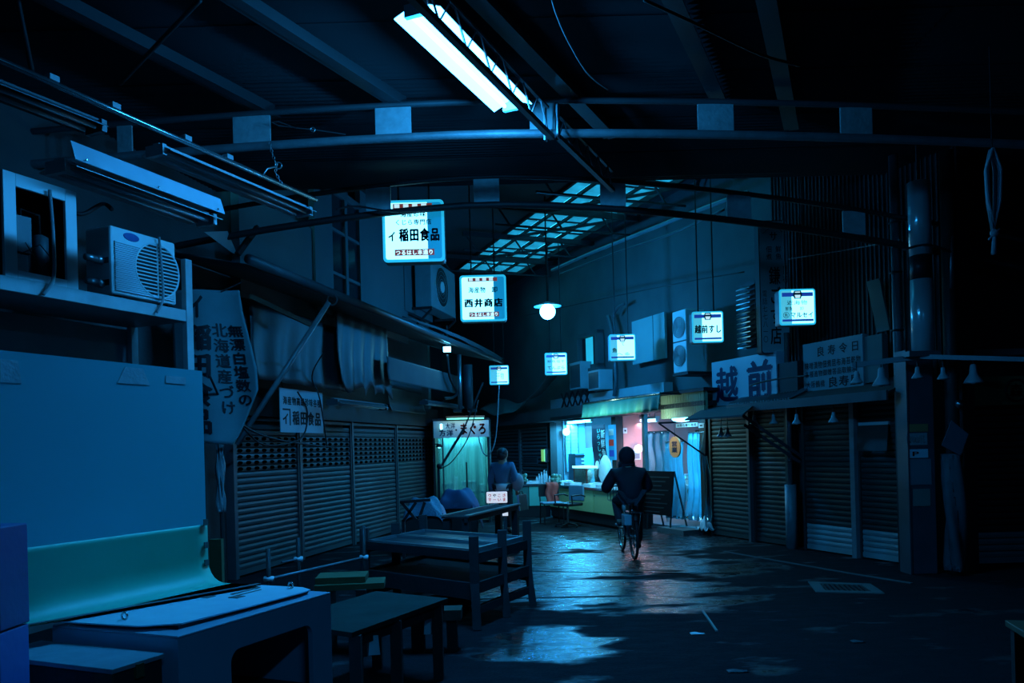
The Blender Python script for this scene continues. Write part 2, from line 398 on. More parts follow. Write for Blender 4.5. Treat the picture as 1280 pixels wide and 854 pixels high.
# ================================================================ high roof over the lane with its glazed strip
HZ = 6.32
B0, B1 = .18, 2.0
sk0, sk1 = FR.hit(840, 235, .2)[0]+.2, FR.hit(648, 347, .2)[0]-.1
sk0 = 2.1
def roofbox(s0, s1, o0, o1, nm='ceiling_far'):
    return struct(MB().box(s0, s1, -o1, -o0, HZ, HZ+.1).build(nm, ROOFM, None, FR.w(0), FR.ang))
roofbox(-17.6, 5.2, B1, 7.5); roofbox(-17.6, 5.2, -.5, B0); roofbox(-17.6, sk1, B0, B1); roofbox(sk0, 5.2, B0, B1)
win = struct(MB().box(sk1, sk0, -B0-.03, -B0+.03, HZ-.06, HZ+.06).box(sk1, sk0, -B1-.03, -B1+.03, HZ-.06, HZ+.06).build('window_1', DARKSTEEL, None, FR.w(0), FR.ang))
GLZ = sheer('dirty_wired_glass', (.55, .85, .9), .62, .3, 2.2)
nr, ncol = 13, 4; cw, rw = (B1-B0)/ncol, (sk0-sk1)/nr
pane = MB().box(.02, rw-.02, .02, cw-.02, 0, .006).build('pane', GLZ, win, (sk1, -B1, HZ+.05))
for i in range(nr):
    for j in range(ncol):
        if i+j == 0: continue
        again(pane, win, (sk1+i*rw, -B1+j*cw, HZ+.05+random.uniform(-.004, .004)))
mb = MB()
for i in range(nr+1): mb.box(sk1+i*rw-.016, sk1+i*rw+.016, -B1, -B0, HZ+.02, HZ+.056)
mb.build('glazing_bar', DARKSTEEL, win)
for j in range(1, ncol): MB().box(sk1, sk0, -B1+j*cw-.02, -B1+j*cw+.02, HZ-.02, HZ+.045).build('purlin', DARKSTEEL, win)
ht = thing('lane_truss', 'dark lattice steelwork crossing below the glazed roof strip over the lane', 'roof truss', FR.w(0), FR.ang)
for k in range(5):
    s = sk0-.5-k*2.0; mb = MB()
    mb.bar((s, .1, HZ-.14), (s, -3.0, HZ-.14), .07, .10).build('cross_beam', DARKSTEEL, ht)
    MB().bar((s, -.1, HZ-.48), (s, -3.0, HZ-.48), .035).build('tie_bar', DARKSTEEL, ht)
    mb = MB()
    for q in (.5, 1.6, 2.7): mb.bar((s, -q, HZ-.48), (s, -q-.25, HZ-.14), .03)
    mb.build('lattice', DARKSTEEL, ht)['kind'] = 'stuff'
    if k < 4: MB().bar((s, -.2, HZ-.16), (s-2.0, -2.0, HZ-.16), .05).build('wind_brace', DARKSTEEL, ht)
# ================================================================ roof fittings
def fitting(name, label, A, B, wid=.22, lit=False, tubes=2, hood=True, m=None, drop=0):
    """a tube fitting lying between two points: housing, reflector, tubes, end holders"""
    D = B-A; L = D.length; ang = math.atan2(D.y, D.x); r = thing(name, label, 'tube light', (A+B)/2, ang)
    m = m or PAINT; h = L/2
    MB().prism([(-.035, .032 if lit else .0), (.035, .032 if lit else .0), (.03, .05), (-.03, .05)], -h, h).xf(lambda p: Vector((p.y, p.x, p.z))).build('housing', PAINT if lit else m, r)
    if hood:
        mb = MB()
        for sg in (-1, 1): mb.slab([(-h, .03*sg, .03), (h, .03*sg, .03), (h, wid/2*sg, -.03), (-h, wid/2*sg, -.03)], (0, 0, .006))
        mb.build('reflector', PAINT if lit else m, r)
        if lit:
            mb = MB()
            for sg in (-1, 1): mb.slab([(-h, .03*sg, .027), (h, .03*sg, .027), (h, wid/2*sg, -.033), (-h, wid/2*sg, -.033)], (0, 0, -.004))
            mb.build('lit_inner_face', m, r)
    tm = glow('lit_tube', (.08, .45, 1), 15) if lit else mat('unlit_tube', (.6, .62, .62), .25, bump=0)
    for k in range(tubes):
        y = (k-(tubes-1)/2)*.11
        MB().tube([(-h+.05, y, -.03), (h-.05, y, -.03)], .0165, 8).build('tube', tm, r, smooth=True)
    for sg in (-1, 1): MB().box(sg*h-.02, sg*h+.02, -.09, .09, -.055, .03).build('tube_holder', PAINT if lit else m, r)
    return r
r = fitting('tube_light', 'bright lit twin tube fitting with white reflector under the roof beside a lattice girder', LAMP_A, LAMP_B, .36, True, m=glow('lit_reflector', (.08, .46, 1), 10))
# lattice girder in front of the lit fitting
ga, gb = onz(504, -14, 4.45), onz(690, 172, 4.45); D = gb-ga
r = thing('lattice_girder', 'slim steel lattice girder running alongside the bright lit tube fitting', 'girder', ga, math.atan2(D.y, D.x)); L = D.length
MB().bar((-1.2, 0, 0), (L, 0, 0), .05, .045).build('bottom_chord', DARKSTEEL, r)
MB().bar((-1.2, 0, .24), (L-.1, 0, .24), .03, .02).build('top_chord', STEEL, r)
n = 9; st = (L+1.1)/n
for k in range(n):
    x = -1.2+k*st
    MB().tube([(x, 0, .02), (x+st*.42, 0, .24)], .007, 6).tube([(x+st*.58, 0, .24), (x+st, 0, .02)], .009, 6).build('web_rod', TRUSSP, r)
MB().box(L-.03, L+.03, -.07, -.055, -.02, .30).box(L-.03, L+.03, .055, .07, -.02, .3).build('end_plate', PLATE, r)
g2a, g2b = onz(698, 172, 4.45), onz(766, 238, 4.45); D2 = g2b-g2a
r = thing('lattice_girder', 'dark lattice girder continuing from the first roof truss to the second', 'girder', g2a, math.atan2(D2.y, D2.x))
MB().bar((0, 0, 0), (D2.length, 0, 0), .05, .04).bar((0, 0, .22), (D2.length, 0, .22), .03, .03).build('chords', DARKSTEEL, r)
mb = MB()
for k in range(5): a = D2.length/5; mb.tube([(k*a, 0, 0), (k*a+a/2, 0, .22), (k*a+a, 0, 0)], .008, 6)
mb.build('web_rod', DARKSTEEL, r)
# the rail with unlit fittings at the left
za = 4.15; A, B = onz(-120, 22, za), onz(395, 250, za); D = B-A
r = thing('hanging_rail', 'thin shiny pipe rail hung on chain above the outdoor units', 'rail', A, math.atan2(D.y, D.x))
MB().tube([(0, 0, 0), (D.length, 0, 0)], .022, 10).build('pipe', mat('bare_pipe', (.5, .52, .52), .25, .9, bump=.05), r, smooth=True)
for px, py in ((68, 103), (147, 137), (233, 178), (286, 201)):
    q = (onz(px, py, za)-A).length; MB().box(q-.035, q+.035, -.03, .03, .012, .05).build('clip', PAINT, r)
fitting('tube_light', 'unlit tube fitting under the rail above the open unit', onz(-70, 84, 4.0), onz(120, 158, 4.0), .26, m=STEEL)
fitting('tube_light', 'unlit tube fitting hung under the chained end of the rail', onz(195, 187, 4.0), onz(380, 264, 4.0), .30)
fitting('tube_light', 'unlit fitting with a broad pale reflector above the white ribbed outdoor unit', onz(72, 207, 3.55), onz(258, 274, 3.55), .34, hood=True)
r = thing('reflector_sheet', 'pale folded reflector sheet tilted towards the lane above the outdoor units', 'reflector', onz(72, 207, 3.55))
A, B = Vector((0, 0, 0)), onz(262, 274, 3.55)-onz(72, 207, 3.55)
MB().slab([A+Vector((.14, -.05, .02)), B+Vector((.14, -.05, .02)), B+Vector((.10, -.03, .15)), A+Vector((.10, -.03, .15))], (.006, 0, .003)).build('sheet', mat('pale_blue_sheet', (.42, .5, .56), .4, .2), r)
mb = MB()
for k in (.06, .5, .94): mb.ball(A.lerp(B, k)+Vector((.15, -.055, .04)), .008, 5)
mb.build('rivets', STAIN, r)['kind'] = 'stuff'
def chain(pts, label, rr=.018, w=.004):
    mb = MB(); P = [Vector(p) for p in pts]; k = 0
    for a, b in zip(P, P[1:]):
        n = max(1, int((b-a).length/(rr*1.7)))
        for i in range(n):
            c = a.lerp(b, (i+.5)/n); d = (b-a).normalized(); s = Vector((0, 1, 0)) if k % 2 else Vector((1, 0, .2)); s = (s-d*s.dot(d)).normalized(); k += 1
            mb.tube([c+d*(rr*1.1*math.cos(t))+s*(rr*.6*math.sin(t)) for t in [2*PI*j/8 for j in range(8)]], w, 5, True)
    return tag(mb.build('chain', GALV, smooth=True), label, 'chain')
Yc = 7.48
chain([at(337, 178, Yc), at(341, 195, Yc), at(346, 207, Yc), at(344, 215, Yc), at(352, 230, Yc)], 'steel chain tying the end of the pipe rail up to the roof truss plate')
tag(MB().tube([at(340, 153, Yc), at(348, 152, Yc), at(370, 160, Yc), at(348, 157, Yc)], .006, 6, True).tube([at(370, 160, Yc), at(392, 162, Yc), at(432, 168, Yc)], .005, 6).ring(at(391, 162, Yc), .02, .005).build('turnbuckle', GALV), 'steel turnbuckle and wire beside the pale truss plate', 'turnbuckle')
tag(MB().tube([at(346, 208, Yc-.1), at(334, 211, Yc-.15), at(328, 220, Yc-.2)], .008, 6).ring(at(348, 207, Yc-.1), .03, .006).build('hook', GALV, smooth=True), 'curved wire hook and ring on the chain above the rail', 'hook')

# ================================================================ near stall
r = thing('display_cabinet', 'white display cabinet with a rounded dark opening and a metal top', 'cabinet', (-1.42, 3.35, 0), FA.ang)
s0, s1, z0, z1 = FA.rect(291, 782, 391, 880); z1 = FA.hit(380, 783)[1]; s0 = FA.hit(289, 830)[0]; s1 = FA.hit(391, 800)[0]
CABW = mat('cabinet_enamel', (.26, .40, .50), .4, var=.1, bump=.03)
ch = .835
mb = MB().box(0, s0, 0, .03, 0, ch).box(s1, 1.06, 0, .03, 0, ch).box(s0, s1, 0, .03, 0, .10)
rc = .06
arc = [(s0, ch), (s0, z1-rc)]+[(s0+rc-rc*math.cos(t), z1-rc+rc*math.sin(t)) for t in [PI/2*k/6 for k in range(1, 7)]]
arc += [(s1-rc+rc*math.sin(t), z1-rc+rc*math.cos(t)) for t in [PI/2*k/6 for k in range(0, 7)]]+[(s1, ch)]
mb.prism(arc, 0, .03); mb.build('front_panel', CABW, r, bevel=.004)
MB().box(0, .03, .03, .76, 0, ch).box(1.03, 1.06, .03, .76, 0, ch).box(.03, 1.03, .73, .76, 0, ch).build('side_panel', CABW, r)
MB().box(.03, 1.03, .031, .73, .02, .05).box(.05, 1.0, .10, .7, .34, .36).build('shelf', DARKSTEEL, r)
MB().box(0, 1.06, 0, .76, ch, ch+.012).build('top', CABW, r, bevel=.004)
tp = thing('metal_top_sheet', 'pale worn metal sheet with rounded corner lying on the white cabinet', 'metal sheet', (-1.42, 3.35, ch+.03), FA.ang)
out = [(.12, .10), (.02, .25), (-.02, .76), (1.02, .76), (1.03, .16), (.98, .07), (.9, .06), (.5, .07)]
mb = MB(); mb.slab([(x, y, .0) for x, y in out], (0, 0, .006)); mb.build('sheet', mat('pale_worn_metal', (.62, .84, .92), .35, .1, var=.12, scale=9), tp)
mb = MB().box(.62, .68, .44, .5, .006, .009).box(.74, .95, .38, .40, .006, .009).box(.66, .72, .28, .34, .006, .009).box(.86, .9, .5, .56, .006, .009).box(.7, .9, .33, .34, .006, .009)
mb.build('dirt_marks', mat('grey_tape', (.12, .14, .13), .7), tp)
for x, y in ((.1, .42), (.98, .2)): MB().ring((x, y, .022), .016, .005, 'x').build('ring_bolt', STAIN, tp, smooth=True)
MB().box(.1, 1.0, .1, .7, -.017, 0).build('batten', BLACK, tp)
# the two-colour board behind
r = thing('display_board', 'large blue board with a green lower strip standing on the cabinet top', 'board', (-1.42, 3.35, ch+.04), FA.ang)
BB = mat('dull_blue_board', (.12, .56, .62), .55, var=.06, scale=2, bump=.03)
MB().box(-1.0, .985, .79, .805, 0, 2.085-ch-.04).build('blue_sheet', BB, r)
zg = 1.21-ch-.04
def green(a, b):
    x = -1.0+1.99*a; foot = .06+.30*max(0, min(1, (x+.25)/1.2)); curl = min(foot, .12)
    if b < .5: return (x, .786, zg-(zg-curl)*(b/.5))
    t = (b-.5)/.5
    if t < .6: q = t/.6*PI/2; return (x, .786-curl*(1-math.cos(q)), curl-curl*math.sin(q)+.004)
    return (x, .786-curl-(foot-curl+.02)*(t-.6)/.4, .004)
MB().sheet(green, 24, 18, .004).build('green_sheet', mat('dull_green_sheet', (.03, .52, .34), .5, var=.12, scale=3, bump=.04), r, smooth=True)
MB().sheet(lambda a, c: (-.25+1.235*a, .786-(.08+.30*max(0, min(1, (-.25+1.235*a+.25)/1.2)))+.03*c, .010), 18, 1, .003).build('edge_tape', mat('grey_tape', (.12, .14, .13), .7), r)
TP = mat('shiny_clear_tape', (.55, .66, .7), .18, var=.3, scale=12, bump=.3, bscale=60)
for x0, x1, zt, h, k in ((-.20, -.10, 1.17, .10, .01), (.44, .60, 1.19, .085, .03), (.72, .86, 1.165, .04, .0)):
    mb = MB().slab([(x0-k, .7895, zt-h), (x1+k*.4, .7895, zt-h), (x1-k, .7895, zt), (x0+k*.6, .7895, zt)], (0, -.002, 0)); mb.build('tape', TP, r)
for zz in (.33, .20, .10, .02): MB().box(.955, .985, .776, .782, zz, zz+.035).build('tape', mat('grey_tape', (.12, .14, .13), .7), r)
# small wooden box, blue post
r = thing('wooden_box', 'small grey wooden box with a flat lid below the metal-topped cabinet', 'box', (-1.42, 3.35, 0), FA.ang)
x0, x1, y0, y1 = -.30, -.04, .03, .78
MB().box(x0, x1, y0, y1, .765, .785).build('lid', mat('worn_grey_ply', (.20, .30, .33), .85, spec=.2, var=.35, scale=7), r, bevel=.003)
MB().box(x0+.01, x1-.01, y0+.01, y1-.01, .5, .765).build('side_boards', DWOOD, r)
MB().box(x0+.004, x0+.014, y0+.004, y0+.1, .5, .765).build('corner_strip', WOOD, r)
MB().box(x0+.11, x0+.15, y0-.004, y0+.012, .72, .775).build('latch', WOODG, r)
for xx in (x0+.02, x1-.05):
    for yy in (y0+.03, y1-.06): MB().box(xx, xx+.03, yy, yy+.03, 0, .5).build('leg', DWOOD, r)
p = at(12, 700, 2.9)
r = thing('blue_cabinet', 'narrow deep blue cabinet edge at the very left beside the blue board', 'cabinet', (p.x-.17, 2.95, 0))
MB().box(-.15, .16, -.1, .08, .99, 1.365).build('upper_panel', mat('deep_blue_plastic', (.05, .12, .32), .4), r, bevel=.006)
MB().box(-.15, .155, -.1, .08, .0, .985).build('lower_panel', mat('mid_blue_plastic', (.08, .2, .55), .4), r, bevel=.006)

# ================================================================ rack with the outdoor units
pk = at(237, 450, 7.6); FK = Frame(pk.xy, (.43, 1))
zs = FK.hit(120, 367)[1]
r = thing('steel_rack', 'steel rack with a long shelf carrying two outdoor units behind the blue board', 'rack', FK.w(0), FK.ang)
shel = mat('shelf_paint', (.40, .43, .43), .55, var=.35, scale=6)
MB().box(-4.2, 0, 0, .75, zs-.10, zs-.04).build('shelf_plate', STEEL, r)
MB().box(-4.2, 0, -.02, .012, zs-.105, zs).build('edge_rail', shel, r)
zp = FK.hit(237, 326)[1]
for y in (.0, .72): MB().box(-.05, .03, y-.03, y+.03, 0, zp).build('post', shel, r, bevel=.004)
MB().box(-2.2, -2.14, .7, .76, 0, zs-.1).build('post', shel, r); MB().box(-4.2, -4.14, 0, .06, 0, zs-.1).build('post', shel, r)
MB().box(-1.7, .0, .76, .78, .8, zs-.12).build('back_sheet', mat('grey_blue_sheet', (.30, .34, .36), .6), r)
# ribbed unit
a0 = FK.hit(141, 360, .02); a1 = FK.hit(222, 374, .02); zt = FK.hit(141, 281, .02)[1]
r = thing('outdoor_unit', 'white ribbed air conditioner outdoor unit with a round fan grille on the rack', 'air conditioner', FK.w(a0[0], .02, zs+.0), FK.ang)
W, Hh = a1[0]-a0[0], zt-zs
MB().box(0, W, .012, .32, .03, Hh).build('casing', ACW, r, bevel=.02)
cx, cz, fr_ = W*.68, Hh*.50, Hh*.40
mb = MB(); n = 24
for k in range(n):
    z0 = .06+(Hh*.80-.06)*k/n; dz = (Hh*.8-.06)/n
    segs = [(.03, W-.03)]
    zc = z0+dz*.3; d = fr_**2-(zc-cz)**2
    if d > 0: hw = math.sqrt(d); segs = [(.03, cx-hw), (cx+hw, W-.03)]
    for x0, x1 in segs:
        if x1-x0 > .01: mb.box(x0, x1, -.006, .014, z0, z0+dz*.55)
mb.build('ribs', ACW, r)['kind'] = 'stuff'
MB().lathe([(fr_, 0), (fr_, .004)], (cx, .008, cz), 28, Matrix.Rotation(PI/2, 3, 'X')).build('fan_opening', BLACK, r)
mb = MB()
for k in range(15):
    zc = cz-fr_+2*fr_*(k+.5)/15; hw = math.sqrt(max(0, fr_**2-(zc-cz)**2)); mb.box(cx-hw, cx+hw, -.008, .002, zc-.006, zc+.004)
mb.box(cx-.008, cx+.004, -.010, 0, cz-fr_, cz+fr_); mb.ring((cx, -.004, cz), fr_, .008, 'y', 32)
mb.build('fan_grille', ACW, r)
MB().lathe([(.001, 0), (.085, .002), (.08, .008), (.001, .01)], (W*.3, .012, Hh*.9), 20, Matrix.Rotation(PI/2, 3, 'X') @ Matrix.Diagonal((1, .42, 1))).build('badge', mat('blue_badge', (.06, .12, .35), .3), r)
MB().box(.06, .14, .06, .28, 0, .03).box(W-.14, W-.06, .06, .28, 0, .03).build('feet', DARKSTEEL, r)['kind'] = 'stuff'
for zz in (.12, .32):
    MB().tube([(-.16, .12, zz), (-.05, .12, zz)], .03, 10).tube([(-.06, .12, zz), (-.0, .12, zz)], .04, 8).build('pipe_valve', GALV, r, smooth=True)
MB().box(-.004, .002, .04, .09, .10, .15).box(-.004, .002, .04, .09, .29, .34).build('side_slots', BLACK, r)['kind'] = 'stuff'
def cable(pts, rr, label, m=None, cat='cable', sm=6, name='cable'):
    P = [Vector(p) for p in pts]; out = []
    for i in range(len(P)-1):
        p0, p1, p2, p3 = P[max(i-1, 0)], P[i], P[i+1], P[min(i+2, len(P)-1)]
        for k in range(sm):
            t = k/sm; out.append(.5*((2*p1)+(p2-p0)*t+(2*p0-5*p1+4*p2-p3)*t*t+(3*p1-p0-3*p2+p3)*t**3))
    out.append(P[-1]); return tag(MB().tube(out, rr, 6).build(name, m or CABLE, smooth=True), label, cat)
Yf = 7.05
cable([FK.w(a0[0]+W*.68, .05, zt), FK.w(a0[0]+W*.70, .06, (zt+zs)/2), FK.w(a0[0]+W*.69, .07, zs+.05), FK.w(a0[0]+W*.6, .06, zs-.08)], .011, 'grey cable hanging down the front of the ribbed outdoor unit', CABLEG)
# open unit
b0 = FK.hit(6, 325, .02); b1 = FK.hit(98, 348, .02); zt2 = FK.hit(6, 217, .02)[1]
W2, H2 = b1[0]-b0[0], zt2-zs+.03
r = thing('open_outdoor_unit', 'outdoor unit with its cover missing, a white frame showing dark pipes inside', 'air conditioner', FK.w(b0[0], .02, zs), FK.ang)
e = .10
MB().box(0, e, 0, .03, 0, H2).box(W2-e, W2, 0, .03, 0, H2).box(e, W2-e, 0, .03, H2-e, H2).box(e, W2-e, 0, .03, 0, e*.6).build('frame', ACW, r, bevel=.004)
MB().box(0, .01, .03, .36, 0, H2).box(W2-.01, W2, .03, .36, 0, H2).box(0, W2, .03, .36, H2-.01, H2).box(0, W2, .03, .36, 0, .012).box(0, W2, .35, .36, 0, H2).build('casing', DARKSTEEL, r)
MB().tube([(W2*.66, .16, .05), (W2*.66, .16, H2*.5), (W2*.66, .16, H2*.52)], [.06, .06, .03], 14).build('compressor', STEEL, r, smooth=True)
MB().tube([(W2*.66, .16, H2*.5), (W2*.6, .12, H2*.7), (W2*.35, .12, H2*.72), (W2*.3, .12, .1)], .012, 7).tube([(W2*.72, .2, .1), (W2*.84, .2, .12), (W2*.84, .2, H2*.6)], .012, 7).build('copper_pipe', mat('dull_copper', (.12, .1, .09), .4, .8), r, smooth=True)
MB().box(e+.01, e+.12, .05, .15, .04, .2).build('control_box', PAINT, r)
MB().box(e+.01, e+.16, .06, .15, .22, .5).build('fan_motor', STEEL, r)
MB().tube([(e+.1, .05, .3), (e+.2, .02, .12), (e+.3, .03, .2), (e+.34, .03, .07)], .005, 5).tube([(e+.06, .05, .2), (e+.2, .02, .3), (e+.42, .03, .1)], .005, 5).build('wires', CABLE, r)
cable([FK.w(b0[0]+W2*.58, .05, zt2-.03), FK.w(b0[0]+W2*.60, .06, (zt2+zs)/2), FK.w(b0[0]+W2*.58, .07, zs+.05), FK.w(b0[0]+W2*.45, .05, zs-.1)], .014, 'grey cable looping down before the open outdoor unit', CABLEG)
cable([at(75, 250, 7), at(100, 268, 7.2), at(128, 255, 7.4), at(140, 262, 7.4)], .02, 'loose dark duct hose behind the two outdoor units', CABLE, 'hose', name='hose')
# plastic wrapped post and timber stake frame behind the board
r = thing('plastic_wrapped_pole', 'pole wrapped in shiny clear plastic beside the first closed shutter', 'pole', at(280, 700, 9.75).xy.to_3d())
z0 = at(280, 640, 9.75).z; z1 = at(272, 545, 9.75).z
MB().tube([(0, 0, 0), (-.02, 0, z1)], .03, 8).build('pole', DARKSTEEL, r)
def wrap(a, b): t = 2*PI*a; q = .04+.018*math.sin(5*t+9*b)+.01*math.sin(14*b); return (q*math.cos(t)-.02, q*math.sin(t), z0+(z1-z0)*b)
MB().sheet(wrap, 16, 14, .003).build('plastic_wrap', mat('clear_crinkled_film', (.3, .34, .36), .12, var=.3, bump=.6, bscale=25, spec=1), r, smooth=True)
p = onz(262, 735, 0); q = at(271, 700, 6.6)
r = thing('timber_stand', 'short greenish timber stand behind the end of the blue board', 'stand', (q.x, q.y, 0))
zt = at(271, 674, 6.6).z
MB().box(-.05, .05, -.03, .03, 0, zt).build('post', WOODG, r); MB().box(-.6, -.05, -.02, .02, zt-.32, zt-.26).box(-.6, -.54, -.03, .03, 0, zt-.2).box(-.6, .05, -.1, .1, 0, .05).build('rail', WOODG, r)
# ================================================================ shutters
_slat = {}
def shutter(fr, s0, s1, z0, z1, label, m=SHUT, holes=0, pitch=.08, pale=0, off=0, group='closed roller shutters', low=None, name='roller_shutter', rails=True):
    W = s1-s0; r = here(name, label, 'shutter', fr, s0, off, 0, group)
    prof = [(0, 0), (-.010, .012), (-.016, .04), (-.010, .066), (0, .072), (.004, .072), (.004, 0)]
    n = int((z1-z0-.08)/pitch); mb = MB(); k = len(prof)
    def slat_mb(): 
        mb = MB(); vs = [(x, y, z) for x in (.05, W-.05) for y, z in prof]
        return mb.add(vs, [(i, i+1, k+i+1, k+i) for i in range(k-1)]+[(k-1, 0, k, 2*k-1), tuple(range(k-1, -1, -1)), tuple(range(k, 2*k))])
    first = None; firstp = None
    for i in range(n):
        z = z0+.07+i*pitch
        if i < pale:
            if firstp is None: firstp = slat_mb().build('slat', low or m, r, (0, 0, z))
            else: again(firstp, r, (0, 0, z))
            continue
        if first is None: first = slat_mb().build('slat', m, r, (0, 0, z))
        else: again(first, r, (0, 0, z))
    if holes:
        mb = MB(); nh = max(3, int(W/.21))
        for i in range(n-holes-2, n-2):
            for j in range(nh):
                x = .16+(W-.32)*j/(nh-1); z = z0+.07+i*pitch+.036
                mb.add([(x+.062*math.cos(2*PI*q/10), -.0185, z+.024*math.sin(2*PI*q/10)) for q in range(10)]+[(x+.062*math.cos(2*PI*q/10), -.010, z+.024*math.sin(2*PI*q/10)) for q in range(10)], [tuple(range(10))]+[(q, (q+1) % 10, 10+(q+1) % 10, 10+q) for q in range(10)])
        mb.build('vent_holes', mat('hole_dark', (.002, .002, .002), .95, spec=0, bump=0), r)['kind'] = 'stuff'
    MB().box(.05, W-.05, -.02, .01, z0, z0+.07).build('bottom_bar', low or m, r)
    for x in ((0, W-.05) if rails else ()): MB().box(x, x+.05, -.035, .03, 0, z1).build('guide_rail', m, r)
    MB().box(0, W, -.03, .13, z1-.02, z1+.02).build('head_rail', m, r)
    return r
b = [FL.hit(px, 600)[0] for px in (288, 372, 438, 494, 543)]
for i, lb in enumerate(('closed grey shutter nearest the blue board, rows of vent holes in its upper slats', 'closed grey shutter behind the hanging paper shop sign, vent holes above', 'third closed shutter of the unlit row, between two narrow posts', 'closed shutter next to the lit tuna stall')):
    shutter(FL, b[i]+.02, b[i+1]-.02, .03, 2.08, lb, holes=6, off=.02)
wl_ = struct(MB().box(b[0], b[4], -.12, .12, 2.12, 2.5).build('trim_4', DARKSTEEL, None, FL.w(0), FL.ang))
for i, s in enumerate(b): tag(MB().box(s-.03, s+.03, -.07, .1, 0, 2.12).build('door_post', STEEL, None, FL.w(0), FL.ang), ('square post at the near end of the unlit shutter row', 'square post between the first and second vent-hole shutters', 'square post right of the shutter behind the paper sign', 'square post between the two far shutters of the unlit row', 'square post where the shutter row meets the tuna stall')[i], 'post')
mb = MB().box(b[0]-.5, b[0]-.08, .02, .12, 0, 2.2); tag(mb.build('timber_boarding', DWOOD, None, FL.w(0), FL.ang), 'dark timber panel below the cloth banner beside the first shutter', 'panel')

# ================================================================ awning over the left row
AO = 1.2
pa, pz = FL.hit(318, 329, AO); pb, pz2 = FL.hit(628, 452, AO); z = (pz+pz2)/2
AW = mat('grey_awning_cloth', (.07, .08, .085), .8, var=.3, scale=2, bump=.2)
TARP = mat('dusty_tarpaulin', (.022, .03, .033), .55, var=.35, scale=2.5, bump=.3, bscale=9)
r = here('awning', 'long flat awning on a pipe above the unlit shutters', 'awning', FL, pa, 0, 0)
L = pb-pa
MB().tube([(-.12, -AO, pz+.02), (L*.5, -AO, (pz+pz2)/2), (L, -AO, pz2)], .055, 10).build('front_pipe', STEEL, r, smooth=True)
MB().sheet(lambda a, c: (L*a, -AO*c+.1, pz+(pz2-pz)*a+.28*(1-c)+.02*math.sin(9*a)*math.sin(3*c)), 20, 6, .015).build('canopy', AW, r, smooth=True)
sv = FL.hit(500, 405, AO)[0]-pa
MB().sheet(lambda a, c: (sv+(L-sv)*a, -AO-.05-.02*math.sin(30*a)*c, pz2+.20*a*(1-a)*2-.12*c*(a+.15)+.05), 24, 4, .01).build('edge_flap', AW, r, smooth=True)
p0 = FL.hit(411, 378, AO-.05); p1 = FL.hit(296, 556, .18)
MB().tube([(p0[0]-pa, -AO+.05, p0[1]), (p1[0]-pa, -.18, p1[1])], .035, 10).build('strut', TRUSSP, r, smooth=True)
MB().ring((p0[0]-pa, -AO, p0[1]+.03), .07, .012, 'x').build('pipe_clamp', GALV, r)
q0 = FL.hit(312, 370, .7); q1 = FL.hit(392, 408, .75)
MB().bar((q0[0]-pa, -.7, q0[1]), (q1[0]-pa, -.75, q1[1]), .03, .06).build('cross_batten', WOOD, r)
# tarpaulins hanging under it
def hang(x0, x1, yt, yb, off, label, m, amp=.03, rag=0, waves=5, px=True, lip=.06):
    s0 = FL.hit(x0, (yt+yb)/2, off)[0]; s1 = FL.hit(x1, (yt+yb)/2, off)[0]; z0 = FL.hit((x0+x1)/2, yb, off)[1]; z1 = FL.hit((x0+x1)/2, yt, off)[1]
    r = here('tarpaulin', label, 'tarpaulin', FL, s0, off, 0); W = s1-s0
    def fn(a, c):
        zb = z0+rag*(math.sin(37*a)+math.sin(23*a+1))*.5
        return (W*a+.02*math.sin(8*c), -amp*math.sin(waves*2*PI*a+2*c)*(.3+c)-lip*c*c, z1+(zb-z1)*c)
    MB().sheet(fn, 40, 12, .004).build('cloth', m, r, smooth=True); return r
hang(246, 330, 368, 470, .35, 'dim tarpaulin hanging under the awning behind the cloth banner', TARP)
hang(312, 436, 395, 482, .42, 'broad dusty tarpaulin hanging under the awning above the paper sign', TARP, amp=.025)
hang(420, 484, 400, 488, .55, 'tarpaulin flap with a torn lower edge hanging before the broad one', TARP, rag=.10, amp=.02)
hang(484, 574, 458, 484, .75, 'long flat grey valance below the awning beside the bright floodlight', AW, amp=.008, waves=3, lip=.01)
hang(484, 528, 488, 516, .12, 'pale cloth panel tied above the far shutters', TARP, amp=.015, waves=2)
# fittings under the awning
def ontl(px, py, off): s, z = FL.hit(px, py, off); return FL.w(s, off, z)
fitting('tube_light', 'unlit twin tube fitting above the second shutter of the unlit row', ontl(416, 505, .6), ontl(478, 506, .6), .24, m=STEEL)
fitting('tube_light', 'unlit twin tube fitting above the shutter beside the tuna stall', ontl(530, 504, .5), ontl(576, 508, .5), .22, m=STEEL)
p = ontl(559, 437, .9)
r = thing('floodlight', 'small bright floodlight on a bracket under the end of the left awning', 'floodlight', p)
MB().box(-.085, .085, -.02, .05, -.065, .065).build('housing', DARKSTEEL, r, bevel=.008)
MB().box(-.075, .075, -.032, -.02, -.055, .055).build('lens', glow('floodlight_glass', (.12, .62, 1), 16), r)
MB().box(-.015, .015, .05, .08, -.02, .5).build('bracket', DARKSTEEL, r)
lamp('floodlight_beam', 'SPOT', p+Vector((0, -.08, 0)), 25, CYAN, .06, aim=p+Vector((.6, -2, -2.2)), angle=2.4)
cable([p+Vector((0, 0, -.1)), ontl(562, 470, .9), ontl(571, 490, .9), ontl(566, 497, .9), ontl(556, 498, .9)], .03, 'thick black cable looping down below the bright floodlight')

